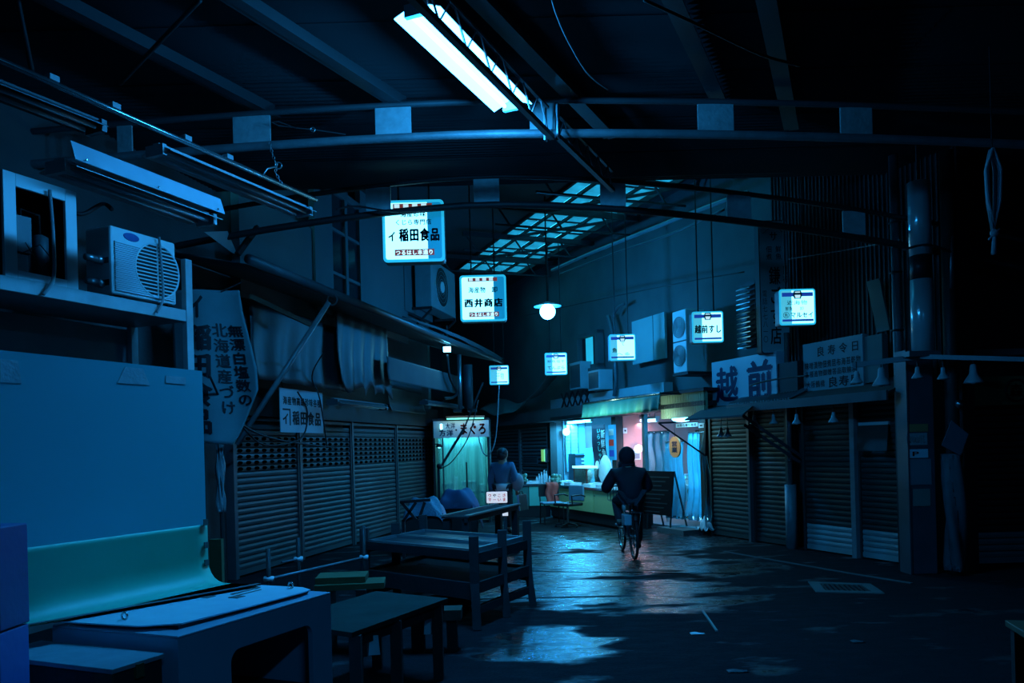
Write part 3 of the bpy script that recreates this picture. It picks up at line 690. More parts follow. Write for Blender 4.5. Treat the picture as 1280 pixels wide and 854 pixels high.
# ================================================================ upper storey, left
UPW = mat('pale_board_wall', (.11, .125, .13), .7, var=.25, scale=1.5)
def wallpiece(fr, x0, y0, x1, y1, off, th, name, m, label=None, cat=None, kind='structure'):
    s0, s1, z0, z1 = fr.rect(x0, y0, x1, y1, off); o = MB().box(s0, s1, -off, -off+th, z0, z1).build(name, m, None, fr.w(0), fr.ang)
    if label: tag(o, label, cat)
    else: o['kind'] = kind
    return o
wallpiece(FL, 300, 262, 392, 385, .02, .12, 'wall_left_plaster', UPW)
wallpiece(FL, 394, 240, 413, 390, .06, .1, 'trim_5', UPW)
wallpiece(FL, 452, 232, 508, 420, .04, .1, 'wall_left_boards', UPW)
s0, s1, z0, z1 = FL.rect(413, 243, 453, 400, .05)
wn = struct(MB().box(s0, s0+.10, -.05, .02, z0, z1).box(s1-.1, s1, -.05, .02, z0, z1).box(s0, s1, -.05, .02, z1-.12, z1).box(s0, s1, -.05, .02, z0, z0+.1).box((s0+s1)/2-.05, (s0+s1)/2+.05, -.05, .02, z0, z1).build('window_2', UPW, None, FL.w(0), FL.ang))
for k in (1, 2): MB().box(s0, s1, -.04, .0, z0+(z1-z0)*k/3-.025, z0+(z1-z0)*k/3+.025).build('glazing_bar', UPW, wn)
GDARK = mat('dark_window_glass', (.02, .03, .035), .12, bump=.05, bscale=4)
for i in range(2):
    for k in range(3): MB().box(s0+.1+i*(s1-s0)/2-.05*i, s0+.1+(i+1)*((s1-s0)/2)-.15, .0, .012, z0+(z1-z0)*k/3+.03, z0+(z1-z0)*(k+1)/3-.03).build('pane', GDARK, wn)
r = thing('sheet_metal_hood', 'pale bent metal hood on the wall above the awning, left of the window', 'hood', ontl(262, 300, .5))
p = [ontl(255, 290, .5), ontl(284, 289, .5), ontl(296, 318, .3), ontl(290, 316, .35)]
MB().slab([q-r.location for q in p], (0, .02, 0)).build('sheet', PAINT, r)
MB().bar(ontl(322, 284, .5)-r.location, ontl(297, 318, .4)-r.location, .06).build('brace', DARKSTEEL, r)
# outdoor unit on the upper wall
s0, s1, z0, z1 = FL.rect(539, 333, 569, 390, .5)
r = here('outdoor_unit', 'outdoor unit with a round fan, on a wall bracket between the two left light boxes', 'air conditioner', FL, s0, .5, z0)
W, Hh = s1-s0, z1-z0
ACD = mat('darker_unit_white', (.28, .31, .32), .5)  # darker copy of the unit white for this casing
MB().box(0, W, 0, .36, 0, Hh).build('casing', ACD, r, bevel=.015)
Rf = min(W, Hh)*.42
MB().lathe([(Rf, 0), (Rf, .006)], (W*.42, -.004, Hh*.52), 28, Matrix.Rotation(PI/2, 3, 'X')).build('fan_opening', BLACK, r)
mb = MB()
for k in range(1, 6): mb.ring((W*.42, -.008, Hh*.52), Rf*k/5, .004, 'y', 24, 4)
mb.build('fan_grille', ACW, r); MB().lathe([(.001, 0), (Rf*.3, .0), (Rf*.28, .02), (.001, .024)], (W*.42, -.006, Hh*.52), 16, Matrix.Rotation(PI/2, 3, 'X')).build('fan_hub', ACW, r)
MB().box(0, .04, .0, .5, -.05, 0).box(W-.04, W, 0, .5, -.05, 0).bar((.02, 0, -.05), (.02, .5, -.5), .04).bar((W-.02, 0, -.05), (W-.02, .5, -.5), .04).build('bracket', DARKSTEEL, r)['kind'] = 'stuff'
wallpiece(FL, 506, 330, 540, 395, .06, .1, 'trim_6', UPW)

# ================================================================ banner and paper sign, left
CLOTH = mat('banner_cloth', (.13, .22, .23), .8, var=.18, scale=5, bump=.15)
p = at(240, 553, 8.7); r = thing('cloth_banner', 'tall pale cloth banner with large black characters hanging beside the rack post', 'banner', p)
def bn(x, y, z):   # x 0..85 px, z 0..190 px above the hem, in this cloth's own units
    k = .0087; w = z/190.0
    return Vector((x*k, y-.05*math.sin(x/14.0+1.2*w)-.05*(x/85)**2*math.cos(3*w), z*k-.0008*x*(1-w)))
def edge(c): return [62, 84, 66, 64][0]+0
def right(c):   # right border from hem (0) to top (1)
    pts = [(0, 50), (.06, 58), (.36, 86), (.5, 84), (.85, 66), (1, 62)]
    for (a, x0), (b_, x1) in zip(pts, pts[1:]):
        if c <= b_: return x0+(x1-x0)*(c-a)/(b_-a)
    return 62
MB().sheet(lambda a, c: bn(-22+(right(c)+22)*a, 0, 190*c), 24, 36, .004).build('cloth', CLOTH, r, smooth=True)
fnb = lambda q: bn(q.x, -.012, q.z)
text('イ', 2, 22, 152, 186, 0, INK, r, True, .05, fnb)
text('稲田食品', 0, 30, 10, 148, 0, INK, r, True, .055, fnb)
text('無漂白塩数の', 44, 66, 48, 148, 0, INK, r, True, .03, lambda q: fnb(Vector((q.x+(148-q.z)*.14, 0, q.z))))
text('北海道産づけ', 27, 46, 36, 150, 0, INK, r, True, .03, lambda q: fnb(Vector((q.x+(150-q.z)*.10, 0, q.z))))
MB().tube([bn(40, -.02, 188)+Vector((0, 0, 0)), bn(40, -.02, 188)+Vector((.2, .1, .12))], .008, 6).build('tie', CABLE, r)
s0, s1, z0, z1 = FL.rect(350.5, 488, 403.5, 541, .35)
r = here('paper_sign', 'small white paper shop sign hanging before the second shutter of the unlit row', 'sign', FL, s0, .35, z0)
W, Hh = s1-s0, z1-z0; SW = mat('white_sign_board', (.55, .62, .66), .6, var=.06, bump=.02)
MB().box(0, W, 0, .012, 0, Hh).build('board', SW, r)
text('海産物高級珍味各種', W*.05, W*.95, Hh*.62, Hh*.83, -.003, INK, r, bold=.04)
text('稲田食品', W*.25, W*.95, Hh*.16, Hh*.52, -.003, INK, r, bold=.05)
text('イ', W*.03, W*.18, Hh*.16, Hh*.46, -.003, INK, r, bold=.05)
MB().box(W*.05, W*.215, -.004, 0, Hh*.50, Hh*.54).box(W*.195, W*.215, -.004, 0, Hh*.16, Hh*.54).build('shop_mark', INK, r)
MB().box(W*.02, W*.98, .012, .03, Hh*.97, Hh).tube([(W*.1, .02, Hh), (W*.05, .1, Hh+.35)], .006, 5).tube([(W*.9, .02, Hh), (W*.95, .1, Hh+.35)], .006, 5).build('hanger', DARKSTEEL, r)
cable([ontl(300, 530, .5), ontl(330, 556, .5), ontl(376, 548, .45), ontl(384, 515, .4), ontl(372, 490, .4)], .012, 'black cable drooping around the paper shop sign')
cable([ontl(262, 470, .9), ontl(290, 520, .7), ontl(340, 548, .5), ontl(420, 560, .3)], .014, 'black cable crossing the cloth banner down to the shutters')
cable([ontl(405, 440, .9), ontl(390, 470, .5), ontl(400, 500, .5), ontl(409, 560, .3)], .01, 'thin wire hanging from the awning past the right edge of the paper sign')

# ================================================================ light boxes
RIM = glow('sign_rim', (.02, .52, .86), .85); FULL = glow('sign_lit', (.17, .74, 1), 3.6, .08); DIM = glow('sign_half_lit', (.004, .27, .58), .8, .15); DIM2 = glow('sign_half_lit_pale', (.08, .58, .80), .85, .12)
BROWN = glow('sign_brown', (.20, .045, .04), .7); WHITEP = glow('sign_white_cell', (.5, .8, .9), 1.0); NAVY = glow('sign_navy', (.01, .06, .42), .75); SINK = mat('sign_ink', (.004, .03, .07), .5, bump=0)
HOUS = mat('sign_housing', (.20, .24, .26), .5)
def rrect(x0, x1, z0, z1, r, n=5):
    P = []
    for cx, cz, a0 in ((x1-r, z1-r, 0), (x0+r, z1-r, PI/2), (x0+r, z0+r, PI), (x1-r, z0+r, 1.5*PI)):
        P += [(cx+r*math.cos(a0+PI/2*k/n), cz+r*math.sin(a0+PI/2*k/n)) for k in range(n+1)]
    return P
def lightbox(px, py, size, Y, label, left=True, rot=0, hang_to=None, split=.75, d=.18):
    c = at(px, py, Y); r = thing('light_box_sign', label, 'sign', c, rot); h = size/2; k = size
    MB().prism(rrect(-h, h, -h, h, .07*k), .0, d).build('housing', HOUS, r)
    MB().prism(rrect(-h, h, -h, h, .07*k), -.012, .0).build('rim', RIM, r)
    e = h*.91
    xs = -e+2*e*split if left else -e+2*e*(1-split)
    a, b_ = (FULL, DIM) if left else (DIM2, FULL)
    P = rrect(-e, e, -e, e, .04*k)
    for nm, m, lo, hi in (('lit_pane', a, -e, xs), ('dim_pane', b_, xs, e)):
        MB().prism([(min(max(x, lo), hi), z) for x, z in P], -.018, -.011).build(nm, m, r)
    if hang_to:
        for sx in (-.25, .25): MB().tube([(sx*k, d/2, h), (sx*k, d/2, hang_to-c.z)], .012, 6).build('hanging_rod', DARKSTEEL, r)
    return r, h
y_ = -.021
def brownbands(r, h, wide=.45):
    MB().box(-.38*h*2*.85, .62*h, y_-.002, y_+.004, .72*h, .88*h).build('brown_band', BROWN, r)
    for i in range(4):
        x = -.6*h+i*.29*h; MB().box(x, x+.17*h, y_-.005, y_, .745*h, .865*h).build('white_cell', WHITEP, r)
    b_ = MB().box(-.62*h, .66*h, y_-.002, y_+.004, -.80*h, -.60*h).build('brown_band', BROWN, r)
    text('つるはし本通り', -.60*h, .64*h, -.79*h, -.61*h, y_-.004, WHITEP, r, bold=.05)
r, h = lightbox(517, 289, .76, 9.85, 'larger lit white light box of the food shop, crossed by a dark roof pipe', hang_to=5.0)
brownbands(r, h)
text('海産珍味', -.42*h, .42*h, .44*h, .62*h, y_, SINK, r, bold=.03)
text('くじら専門店', -.60*h, .60*h, .18*h, .38*h, y_, SINK, r, bold=.03)
text('イ', -.84*h, -.56*h, -.36*h, .02*h, y_, SINK, r, bold=.05); text('稲田食品', -.48*h, .86*h, -.36*h, .10*h, y_, SINK, r, bold=.06)
r, h = lightbox(604, 373, .76, 13.1, 'lit white light box of the second shop hanging right of the fan unit', hang_to=6.2)
brownbands(r, h)
text('海産物', -.64*h, .12*h, .22*h, .50*h, y_, SINK, r, bold=.03); text('卸', .36*h, .64*h, .22*h, .50*h, y_, SINK, r, bold=.03)
text('西井商店', -.84*h, .86*h, -.40*h, .0*h, y_, SINK, r, bold=.06)
def bluebands(r, h):
    MB().box(-.86*h, .86*h, y_-.001, y_+.004, .58*h, .80*h).build('navy_band', NAVY, r)
    MB().box(-.86*h, .86*h, y_-.001, y_+.004, -.80*h, -.68*h).build('navy_band', NAVY, r)
    em = MB().prism([(-.17*h, .44*h), (.17*h, .44*h), (.25*h, .62*h), (.2*h, .9*h), (-.2*h, .9*h), (-.25*h, .62*h)], y_-.006, y_).build('emblem', mat('emblem_teal', (.05, .25, .3), .4), r)
    MB().prism([(-.12*h, .48*h), (.12*h, .48*h), (.16*h, .66*h), (-.16*h, .66*h)], y_-.009, y_-.006).box(-.14*h, .14*h, y_-.009, y_-.006, .78*h, .84*h).build('emblem_face', WHITEP, em)
r, h = lightbox(996.5, 384, .50, 11.1, 'lit light box with blue bands in front of the tall dark vertical sign', False, hang_to=6.2, split=.68)
bluebands(r, h)
text('近海物', -.62*h, .55*h, .10*h, .38*h, y_, SINK, r, bold=.01); text('鮮魚', -.70*h, -.28*h, -.22*h, .04*h, y_, SINK, r, bold=.01); text('卸', .1*h, .35*h, -.2*h, .02*h, y_, SINK, r, bold=.0)
text('マルセイ', -.42*h, .88*h, -.62*h, -.26*h, y_, SINK, r, bold=.04); text('魚', -.76*h, -.54*h, -.56*h, -.32*h, y_, SINK, r, bold=.01)
MB().ring((-.65*h, y_, -.44*h), .16*h, .012*h, 'y').build('ring_mark', SINK, r)
r, h = lightbox(884.5, 409, .50, 12.8, 'lit light box with blue bands reading a sushi shop name, beside the stacked outdoor unit', False, hang_to=6.2, split=.7)
bluebands(r, h); text('越前すし', -.86*h, .88*h, -.42*h, .16*h, y_, SINK, r, bold=.05)
r, h = lightbox(778, 434.5, .50, 15.1, 'lit light box with blue bands in front of the pale blank wall panel', False, hang_to=6.2, split=.72)
bluebands(r, h); text('て', -.15*h, .2*h, .1*h, .45*h, y_, SINK, r, bold=.0); text('魚', -.8*h, -.4*h, -.4*h, .0*h, y_, SINK, r, bold=.03); text('へる', -.5*h, .6*h, -.62*h, -.36*h, y_, SINK, r, bold=.02)
r, h = lightbox(695, 455, .50, 17.9, 'lit light box with blue bands below the round globe lamp', False, hang_to=6.2, split=.68)
bluebands(r, h); text('鮮魚塩干', -.8*h, .8*h, .08*h, .36*h, y_, SINK, r, bold=.0); text('てんぷら', -.8*h, .8*h, -.52*h, -.16*h, y_, SINK, r, bold=.02)
r, h = lightbox(624, 469, .50, 20.6, 'farthest lit light box, seen below the tip of the left awning behind a black cable', False, hang_to=6.2, split=.62)
bluebands(r, h); text('干物', -.3*h, .5*h, -.5*h, .3*h, y_, SINK, r, bold=.0)

# ================================================================ globe lamp
p = at(684.5, 389, 15.0)
r = thing('globe_lamp', 'bright round globe lamp under a flat shade hanging over the lane', 'lamp', p)
MB().ball((0, 0, -.01), .145, 14).build('globe', glow('globe_glass', (.10, .55, 1), 20), r, smooth=True)
MB().lathe([(.04, .17), (.10, .15), (.26, .10), (.26, .085), (.10, .12)], (0, 0, 0), 20).build('shade', PAINT, r, smooth=True)
MB().tube([(0, 0, .15), (0, 0, 6.3-p.z)], .016, 6).build('stem', DARKSTEEL, r)
lamp('globe_light', 'POINT', p+Vector((0, -.02, -.2)), 300, (.008, .33, 1), .15)
# ================================================================ right row: shutters, awning, signs
def rb(px): return FR.hit(px, 600)[0]
q = [rb(891), rb(944), rb(989), rb(1006), rb(1075), rb(1131)]
shutter(FR, q[0], q[1]-.02, .02, 2.16, 'closed dark shutter right beside the lit shop with the vinyl curtains', SHUTR, pitch=.075, off=.03)
shutter(FR, q[1]+.02, q[2], .02, 2.16, 'closed dark shutter left of the drainpipe on the right row', SHUTR, pitch=.075, off=.03)
PALE = mat('pale_shutter_base', (.34, .38, .38), .5, .3, var=.2)
shutter(FR, q[3]+.02, q[4]-.02, .02, 2.16, 'closed shutter with a pale base between the drainpipe and the bright thin post', SHUTR, pitch=.075, pale=4, low=PALE, off=.03)
shutter(FR, q[4]+.02, q[5], .02, 2.16, 'closed shutter with a pale base left of the pillar with posters', SHUTR, pitch=.075, pale=4, low=PALE, off=.03)
struct(MB().box(q[0]-.05, q[5]+.05, -.10, .14, 2.2, 2.32).build('trim_7', DARKSTEEL, None, FR.w(0), FR.ang))
zt = FR.hit(996, 440, .12)[1]
r = here('drainpipe', 'grey drainpipe with a wider lower sleeve between two right-hand shutters', 'drainpipe', FR, (q[2]+q[3])/2, .14)
MB().tube([(0, 0, .7), (0, 0, 3.2)], .04, 10).build('pipe', STEEL, r, smooth=True)
MB().tube([(0, 0, 0), (0, 0, .95)], .085, 12).build('sleeve', TRUSSP, r, smooth=True)
for z in (1.3, 2.1): MB().ring((0, 0, z), .045, .012, 'z', 14).build('bracket', DARKSTEEL, r)
tag(MB().box(-.03, .03, -.10, .1, 0, 2.2).build('door_post', STEEL, None, FR.w(q[1], .03), FR.ang), 'narrow post between the two shutters beside the lit shop', 'post')
tag(MB().box(-.04, .04, -.10, .1, 0, 2.2).build('door_post', TRUSSP, None, FR.w(q[4], .03), FR.ang), 'bright thin post between the two shutters with pale bases', 'post')
r = thing('shutter_flap', 'tilted flap with a bright top edge propped before the shutter beside the pillar', 'flap', FR.w(rb(1080), .06, 1.78), FR.ang)
MB().slab([(0, 0, 0), (.5, 0, .0), (.62, -.16, -.34), (.12, -.16, -.34)], (0, -.012, 0)).build('sheet', DARKSTEEL, r)
MB().box(0, .5, -.015, .02, -.01, .035).build('edge', PAINT, r)
# eave awning
AWN = mat('dark_awning_cloth', (.07, .075, .08), .75, var=.3, scale=3)
s0, s1 = FR.hit(925, 514, .55)[0], FR.hit(1110, 490, .55)[0]
zA = FR.hit(925, 512, .55)[1]; zB = FR.hit(1125, 488, .55)[1]; zm = (zA+zB)/2
r = here('eave', 'low dark eave with a lit front edge running over the right-hand shutters', 'eave', FR, s0-.3, 0, 0)
L = s1-s0+.3
MB().slab([(0, 0, zm+.22), (L, 0, zm+.22), (L, -.55, zm), (0, -.55, zm)], (0, 0, .03)).build('roof_sheet', SIDING, r)
MB().box(0, L, -.58, -.55, zm-.07, zm+.05).build('front_edge', STEEL, r)
mb = MB()
for k in range(24): mb.tube([(.02+k*.06, -.55, zm+.06), (.02+k*.06, -.1, zm+.24)], .02, 5)
mb.build('corrugations', GALV, r)['kind'] = 'stuff'
# black cloth awning over the end of the lit shop with folding arms
a0, za0 = FR.hit(893, 506, .1); b0_, zb0 = FR.hit(938, 506, .1); f0 = FR.hit(833, 526, 1.3); f1 = FR.hit(905, 524, 1.3)
r = here('shop_awning', 'black cloth shop awning with thin folding arms at the end of the lit shop', 'awning', FR, a0, 0, 0)
zf = (f0[1]+f1[1])/2
MB().slab([(-.15, -.08, za0-.02), (b0_-a0+.2, -.08, za0-.02), (f1[0]-a0+.35, -1.25, zf), (f0[0]-a0+.45, -1.25, zf)], (0, 0, .025)).build('cloth', AWN, r)
p = [at(823, 529, 13.0), at(882, 570, 13.0), at(882.5, 530, 13.0)]
R = Matrix.Rotation(-FR.ang, 3, 'Z')
lc = lambda v: R @ (Vector(v)-r.location)
MB().bar(lc(p[0]), lc(p[1]), .025).build('folding_arm', BLACK, r); MB().bar(lc(p[1]), lc(p[2]), .05).build('upright_arm', BLACK, r); MB().bar(lc(p[0]), lc(at(845, 528, 13)), .03).build('front_rod', BLACK, r)
for i, (x0, y0, x1, y1) in enumerate(((922, 515, 1003, 572), (930, 531, 1000, 578))): MB().bar(lc(at(x0, y0, 11.9)), lc(at(x1, y1, 11.75)), .045).build('folding_arm', BLACK, r)
# big shop sign
def board(fr, x0, y0, x1, y1, off, th, name, label, m, nm='board', cat='sign', edge=None):
    s0, s1, z0, z1 = fr.rect(x0, y0, x1, y1, off); r = here(name, label, cat, fr, s0, off, z0); W, Hh = s1-s0, z1-z0
    MB().box(0, W, 0, th, 0, Hh).build(nm, m, r, bevel=.004)
    return r, W, Hh
NAVYI = mat('navy_brush_ink', (.008, .02, .10), .6, bump=0)
BLW = mat('sign_white_enamel', (.42, .55, .62), .45, var=.05, bump=.02)
r, W, Hh = board(FR, 890, 446, 971, 508, .30, .16, 'shop_sign', 'white shop sign with two big navy brush characters above the black awning', BLW)
text('越', W*.05, W*.45, Hh*.08, Hh*.90, -.004, NAVYI, r, bold=.035); text('前', W*.55, W*.97, Hh*.08, Hh*.92, -.004, NAVYI, r, bold=.045)
MB().box(W, W+.42, .02, .16, -.05, Hh*.75).build('side_box', SIDING, r)

# tall vertical sign
c0 = at(968, 360, 11.9); sz = 1.98; wd = .44
r = thing('vertical_sign', 'tall dark vertical sign box with black characters behind the banded light box', 'sign', (c0.x, c0.y, at(968, 442, 11.9).z))
VS = mat('sign_dull_cream', (.36, .42, .42), .6, var=.1, bump=.02)
MB().prism(rrect(-wd/2, wd/2, 0, sz, .05), 0, .2).build('housing', SIDING, r)
MB().prism(rrect(-wd/2+.015, wd/2-.015, .015, sz-.015, .045), -.008, .0).build('face', VS, r)
MB().bar((-.16, -.012, sz*.90), (0, -.012, sz*.965), .025, .006).bar((0, -.012, sz*.965), (.16, -.012, sz*.90), .025, .006).build('roof_mark', INK, r)
text('サ', -.07, .07, sz*.84, sz*.92, -.012, INK, r)
text('鮮魚', .02, .12, sz*.70, sz*.81, -.012, INK, r, True, .01); text('佃煮', -.12, -.02, sz*.70, sz*.81, -.012, INK, r, True, .01)
text('鎌ごす店', -.09, .10, sz*.06, sz*.66, -.012, INK, r, True, .015)
text('電話七七八一〇', -.19, -.11, sz*.08, sz*.48, -.012, INK, r, True, 0); text('昆布', .12, .20, sz*.52, sz*.66, -.012, INK, r, True, .01)
r, W, Hh = board(FR, 1004, 424, 1079, 488, .22, .10, 'shop_sign', 'unlit grey shop sign with rows of dark small characters above the right shutters', mat('sign_dull_grey', (.20, .26, .28), .6, var=.15, bump=.02))
text('良寿令日', W*.22, W*.98, Hh*.66, Hh*.94, -.004, INK, r, bold=.02, gap=.14)
text('味噌漬物佃煮昆布海苔乾物', W*.03, W*.97, Hh*.46, Hh*.62, -.004, INK, r, bold=.02); text('各種進物御贈答品取揃承', W*.03, W*.90, Hh*.30, Hh*.44, -.004, INK, r, bold=.02)
text('大阪鶴橋', W*.05, W*.38, Hh*.08, Hh*.24, -.004, INK, r, bold=.01); text('良寿屋', W*.42, W*.97, Hh*.05, Hh*.28, -.004, INK, r, bold=.03)
r, W, Hh = board(FR, 1079, 419, 1103, 478, .2, .1, 'blank_panel', 'blank dull panel at the end of the unlit grey shop sign', mat('dull_olive_panel', (.12, .15, .14), .7), cat='panel')
r = here('leaning_plank', 'pale plank leaning on the dark siding above the unlit grey shop sign', 'plank', FR, FR.hit(1095, 380, .1)[0], .1, 0)
p = [FR.hit(x, y, .1) for x, y in ((1083, 352), (1099, 348), (1112, 412), (1096, 416))]; s_ = FR.hit(1095, 380, .1)[0]
MB().slab([(a-s_, 0, b) for a, b in p], (0, .03, 0)).build('board', mat('dull_plank', (.14, .17, .16), .7), r)
# louvre
s0, s1, z0, z1 = FR.rect(927, 352, 944, 436, .15)
r = here('louvre', 'grey metal wall louvre with slanting blades behind the tall vertical sign', 'louvre', FR, s0, .15, z0)
MB().box(0, s1-s0, .01, .03, 0, z1-z0).build('back', BLACK, r)
bl = MB().slab([(0, .0, 0), (s1-s0, 0, 0), (s1-s0, -.10, -.05), (0, -.10, -.05)], (0, 0, .012)); n = 13
f_ = bl.build('blade', GALV, r, (0, 0, .06))
for k in range(1, n): again(f_, r, (0, 0, .06+(z1-z0-.06)*k/n))
# pale blank panel, stacked outdoor unit, window, small units on the upper wall
r, W, Hh = board(FR, 790, 396, 831, 452, .05, .05, 'wall_panel', 'pale blank panel on the upper wall left of the stacked outdoor unit', mat('pale_teal_panel', (.30, .40, .38), .6, var=.12, scale=2), cat='panel')
MB().box(W*.66, W*.672, -.004, 0, 0, Hh).build('joint', SIDING, r)
s0, s1, z0, z1 = FR.rect(841, 388, 858, 466, .45)
r = here('outdoor_unit', 'tall pale outdoor unit with two stacked fans on the upper wall', 'air conditioner', FR, s0, .45, z0)
W, Hh = s1-s0, z1-z0
MB().box(0, W, 0, .38, 0, Hh).build('casing', ACW, r, bevel=.015)
for k in (.27, .73):
    MB().lathe([(W*.44, 0), (W*.44, .006)], (W*.48, -.004, Hh*k), 28, Matrix.Rotation(PI/2, 3, 'X')).build('fan_opening', BLACK, r)
    mb = MB()
    for j in range(1, 7): mb.ring((W*.48, -.010, Hh*k), W*.44*j/6, .005, 'y', 24, 4)
    mb.build('fan_grille', ACW, r)
MB().box(0, W, -.004, 0, Hh*.49, Hh*.51).build('seam', DARKSTEEL, r)
MB().box(-.02, W+.02, 0, .6, -.05, 0).build('bracket', DARKSTEEL, r)
s0, s1, z0, z1 = FR.rect(721, 416, 750, 462, .0)
wn = struct(MB().box(s0, s0+.14, -.06, .1, z0, z1).box(s1-.14, s1, -.06, .1, z0, z1).box(s0, s1, -.06, .1, z1-.09, z1).box(s0, s1, -.06, .1, z0, z0+.09).build('window_3', CONC, None, FR.w(0), FR.ang))
wm = (s0+s1)/2; LW = glow('lit_window_glass', (.02, .55, .80), .75, .1)
MB().box(s0+.3, wm+.12, .09, .10, z0+.09, z1-.09).build('pane', LW, wn); MB().box(wm+.18, wm+.34, .09, .10, z0+.09, z1-.09).build('pane', LW, wn); MB().box(s0+.14, s0+.3, .08, .1, z0+.09, z1-.09).build('pane', GDARK, wn); MB().box(wm+.34, s1-.14, .08, .1, z0+.09, z1-.09).build('pane', GDARK, wn)
MB().box(wm+.12, wm+.18, .07, .11, z0+.09, z1-.09).build('mullion', SIDING, wn)
MB().box(s0-.05, s1+.05, -.12, .1, z0-.07, z0).build('sill', CONC, wn)
for x0, y0, x1, y1, o, lb in ((712, 453, 726, 487, .30, 'small pale cabinet on the upper wall just left of the lit window'), (735, 463, 749, 488, .35, 'small outdoor unit on the ledge below the lit window')):
    s0, s1, z0, z1 = FR.rect(x0, y0, x1, y1, o)
    r = here('wall_unit', lb, 'cabinet', FR, s0, o, z0); MB().box(0, s1-s0, 0, o-.02, 0, z1-z0).build('casing', PAINT, r, bevel=.01); MB().box(.04, s1-s0-.04, -.006, 0, .04, (z1-z0)*.9).build('front_cover', STEEL, r)
# concertina rack and ledge left of the awning
s0, s1, z0, z1 = FR.rect(690, 490, 737, 512, .25)
r = here('folding_trellis', 'black folding trellis leaning on the ledge below the upper windows', 'trellis', FR, s0, .25, z0)
W = s1-s0; Hh = z1-z0
for k in range(5):
    x = W*(.25+.15*k)
    MB().bar((x, 0, 0), (x+W*.16, 0, Hh), .035, .02).build('lath', BLACK, r); MB().bar((x+W*.16, .02, 0), (x, .02, Hh), .035, .02).build('lath', BLACK, r)
struct(wallpiece(FR, 688, 489, 830, 513, .12, .2, 'trim_8', PAINT))
s0, s1 = FR.hit(612, 525, .5)[0], FR.hit(728, 525, .5)[0]
struct(MB().box(s0, s1, -.5, -.05, 2.22, 2.5).build('trim_9', CONC, None, FR.w(0), FR.ang))
# green valance awning
VAL = mat('green_valance_cloth', (.05, .22, .15), .7, var=.12, scale=4, bump=.2)
s0, s1 = FR.hit(729, 514, .95)[0], FR.hit(826, 506, .95)[0]; zt0, zb0 = FR.hit(776, 499, .95)[1], FR.hit(776, 518, .95)[1]
r = here('valance_awning', 'green awning with a gathered valance over the lit fish stall', 'awning', FR, s0, 0, 0)
W = s1-s0
MB().sheet(lambda a, c: (W*a, -.95-.03*math.sin(70*a)*c-.04*c, zt0+(zb0-zt0)*c), 90, 5, .006).build('valance', VAL, r, smooth=True)
MB().slab([(0, 0, zt0+.10), (W, 0, zt0+.10), (W, -.95, zt0), (0, -.95, zt0)], (0, 0, .02)).build('top_cloth', AWN, r)
MB().tube([(0, -.95, zt0+.01), (W, -.95, zt0+.01)], .02, 8).build('front_rod', STAIN, r)
for k in (.0, 1): MB().box(W*k-.02, W*k+.02, -.95, 0, zt0-.02, zt0+.02).build('side_arm', DARKSTEEL, r)
for x_, y_2, lb in ((752, 512, 'warm glow lamp clipped under the left half of the green valance'), (797, 509, 'warm glow lamp clipped under the right half of the green valance')):
    s_, z_ = FR.hit(x_, y_2, 1.0); lamp('valance_glow', 'POINT', FR.w(s_, 1.12, z_-.02), 1.6, (.5, .8, .6), .04)
s0, s1, z0, z1 = FR.rect(826, 492, 881, 522, .55)
r = here('corrugated_fascia', 'pale ribbed fascia between the green awning and the black cloth awning', 'fascia', FR, s0, .55, z0)
W, Hh = s1-s0, z1-z0; RIBC = mat('ribbed_cream', (.50, .46, .26), .5, var=.15)
MB().box(0, W, .02, .06, 0, Hh).build('sheet', RIBC, r)
mb = MB()
for k in range(int(W/.05)): mb.box(k*.05, k*.05+.025, 0, .02, 0, Hh)
mb.build('ribs', RIBC, r)['kind'] = 'stuff'
MB().box(-.02, W+.05, -.05, .5, Hh, Hh+.05).build('cap', DARKSTEEL, r)
s0, s1 = FR.hit(690, 520, .5)[0], FR.hit(884, 520, .5)[0]
zz = FR.hit(800, 520, .5)[1]
struct(MB().box(s0, s1, -.55, .14, 2.22, 2.30).build('trim_10', DARKSTEEL, None, FR.w(0), FR.ang))

# ================================================================ the two open shops
IN = 2.9; WALLB = mat('shop_wall_blue', (.32, .52, .58), .6, var=.15); WALLP = mat('shop_wall_pink', (.62, .28, .25), .6, var=.1)
def fb(s0, s1, y0, y1, z0, z1, name, m): return struct(MB().box(s0, s1, y0, y1, z0, z1).build(name, m, None, FR.w(0), FR.ang))
SM = FR.hit(774, 600)[0]
fb(SO0-.05, SO1+.05, .02, IN, -.02, .035, 'floor_shop', mat('shop_floor', (.22, .24, .25), .4, var=.2))
fb(SO0, SO1, IN, IN+.1, 0, 2.6, 'wall_shop_rear', WALLB); fb(SO0-.12, SO0, .35, IN+.1, 0, 2.6, 'wall_shop_left', WALLB); fb(SO1, SO1+.12, .35, IN+.1, 0, 2.6, 'wall_shop_right', WALLB)
fb(SM-.14, SM-.04, .15, IN, 0, 2.55, 'wall_shop_partition', WALLP); fb(SO0, SO1, .34, IN, 2.5, 2.56, 'ceiling_shop', PAINT)
fb(SM-.02, SM+.0, .2, IN, 2.42, 2.5, 'trim_11', PAINT)

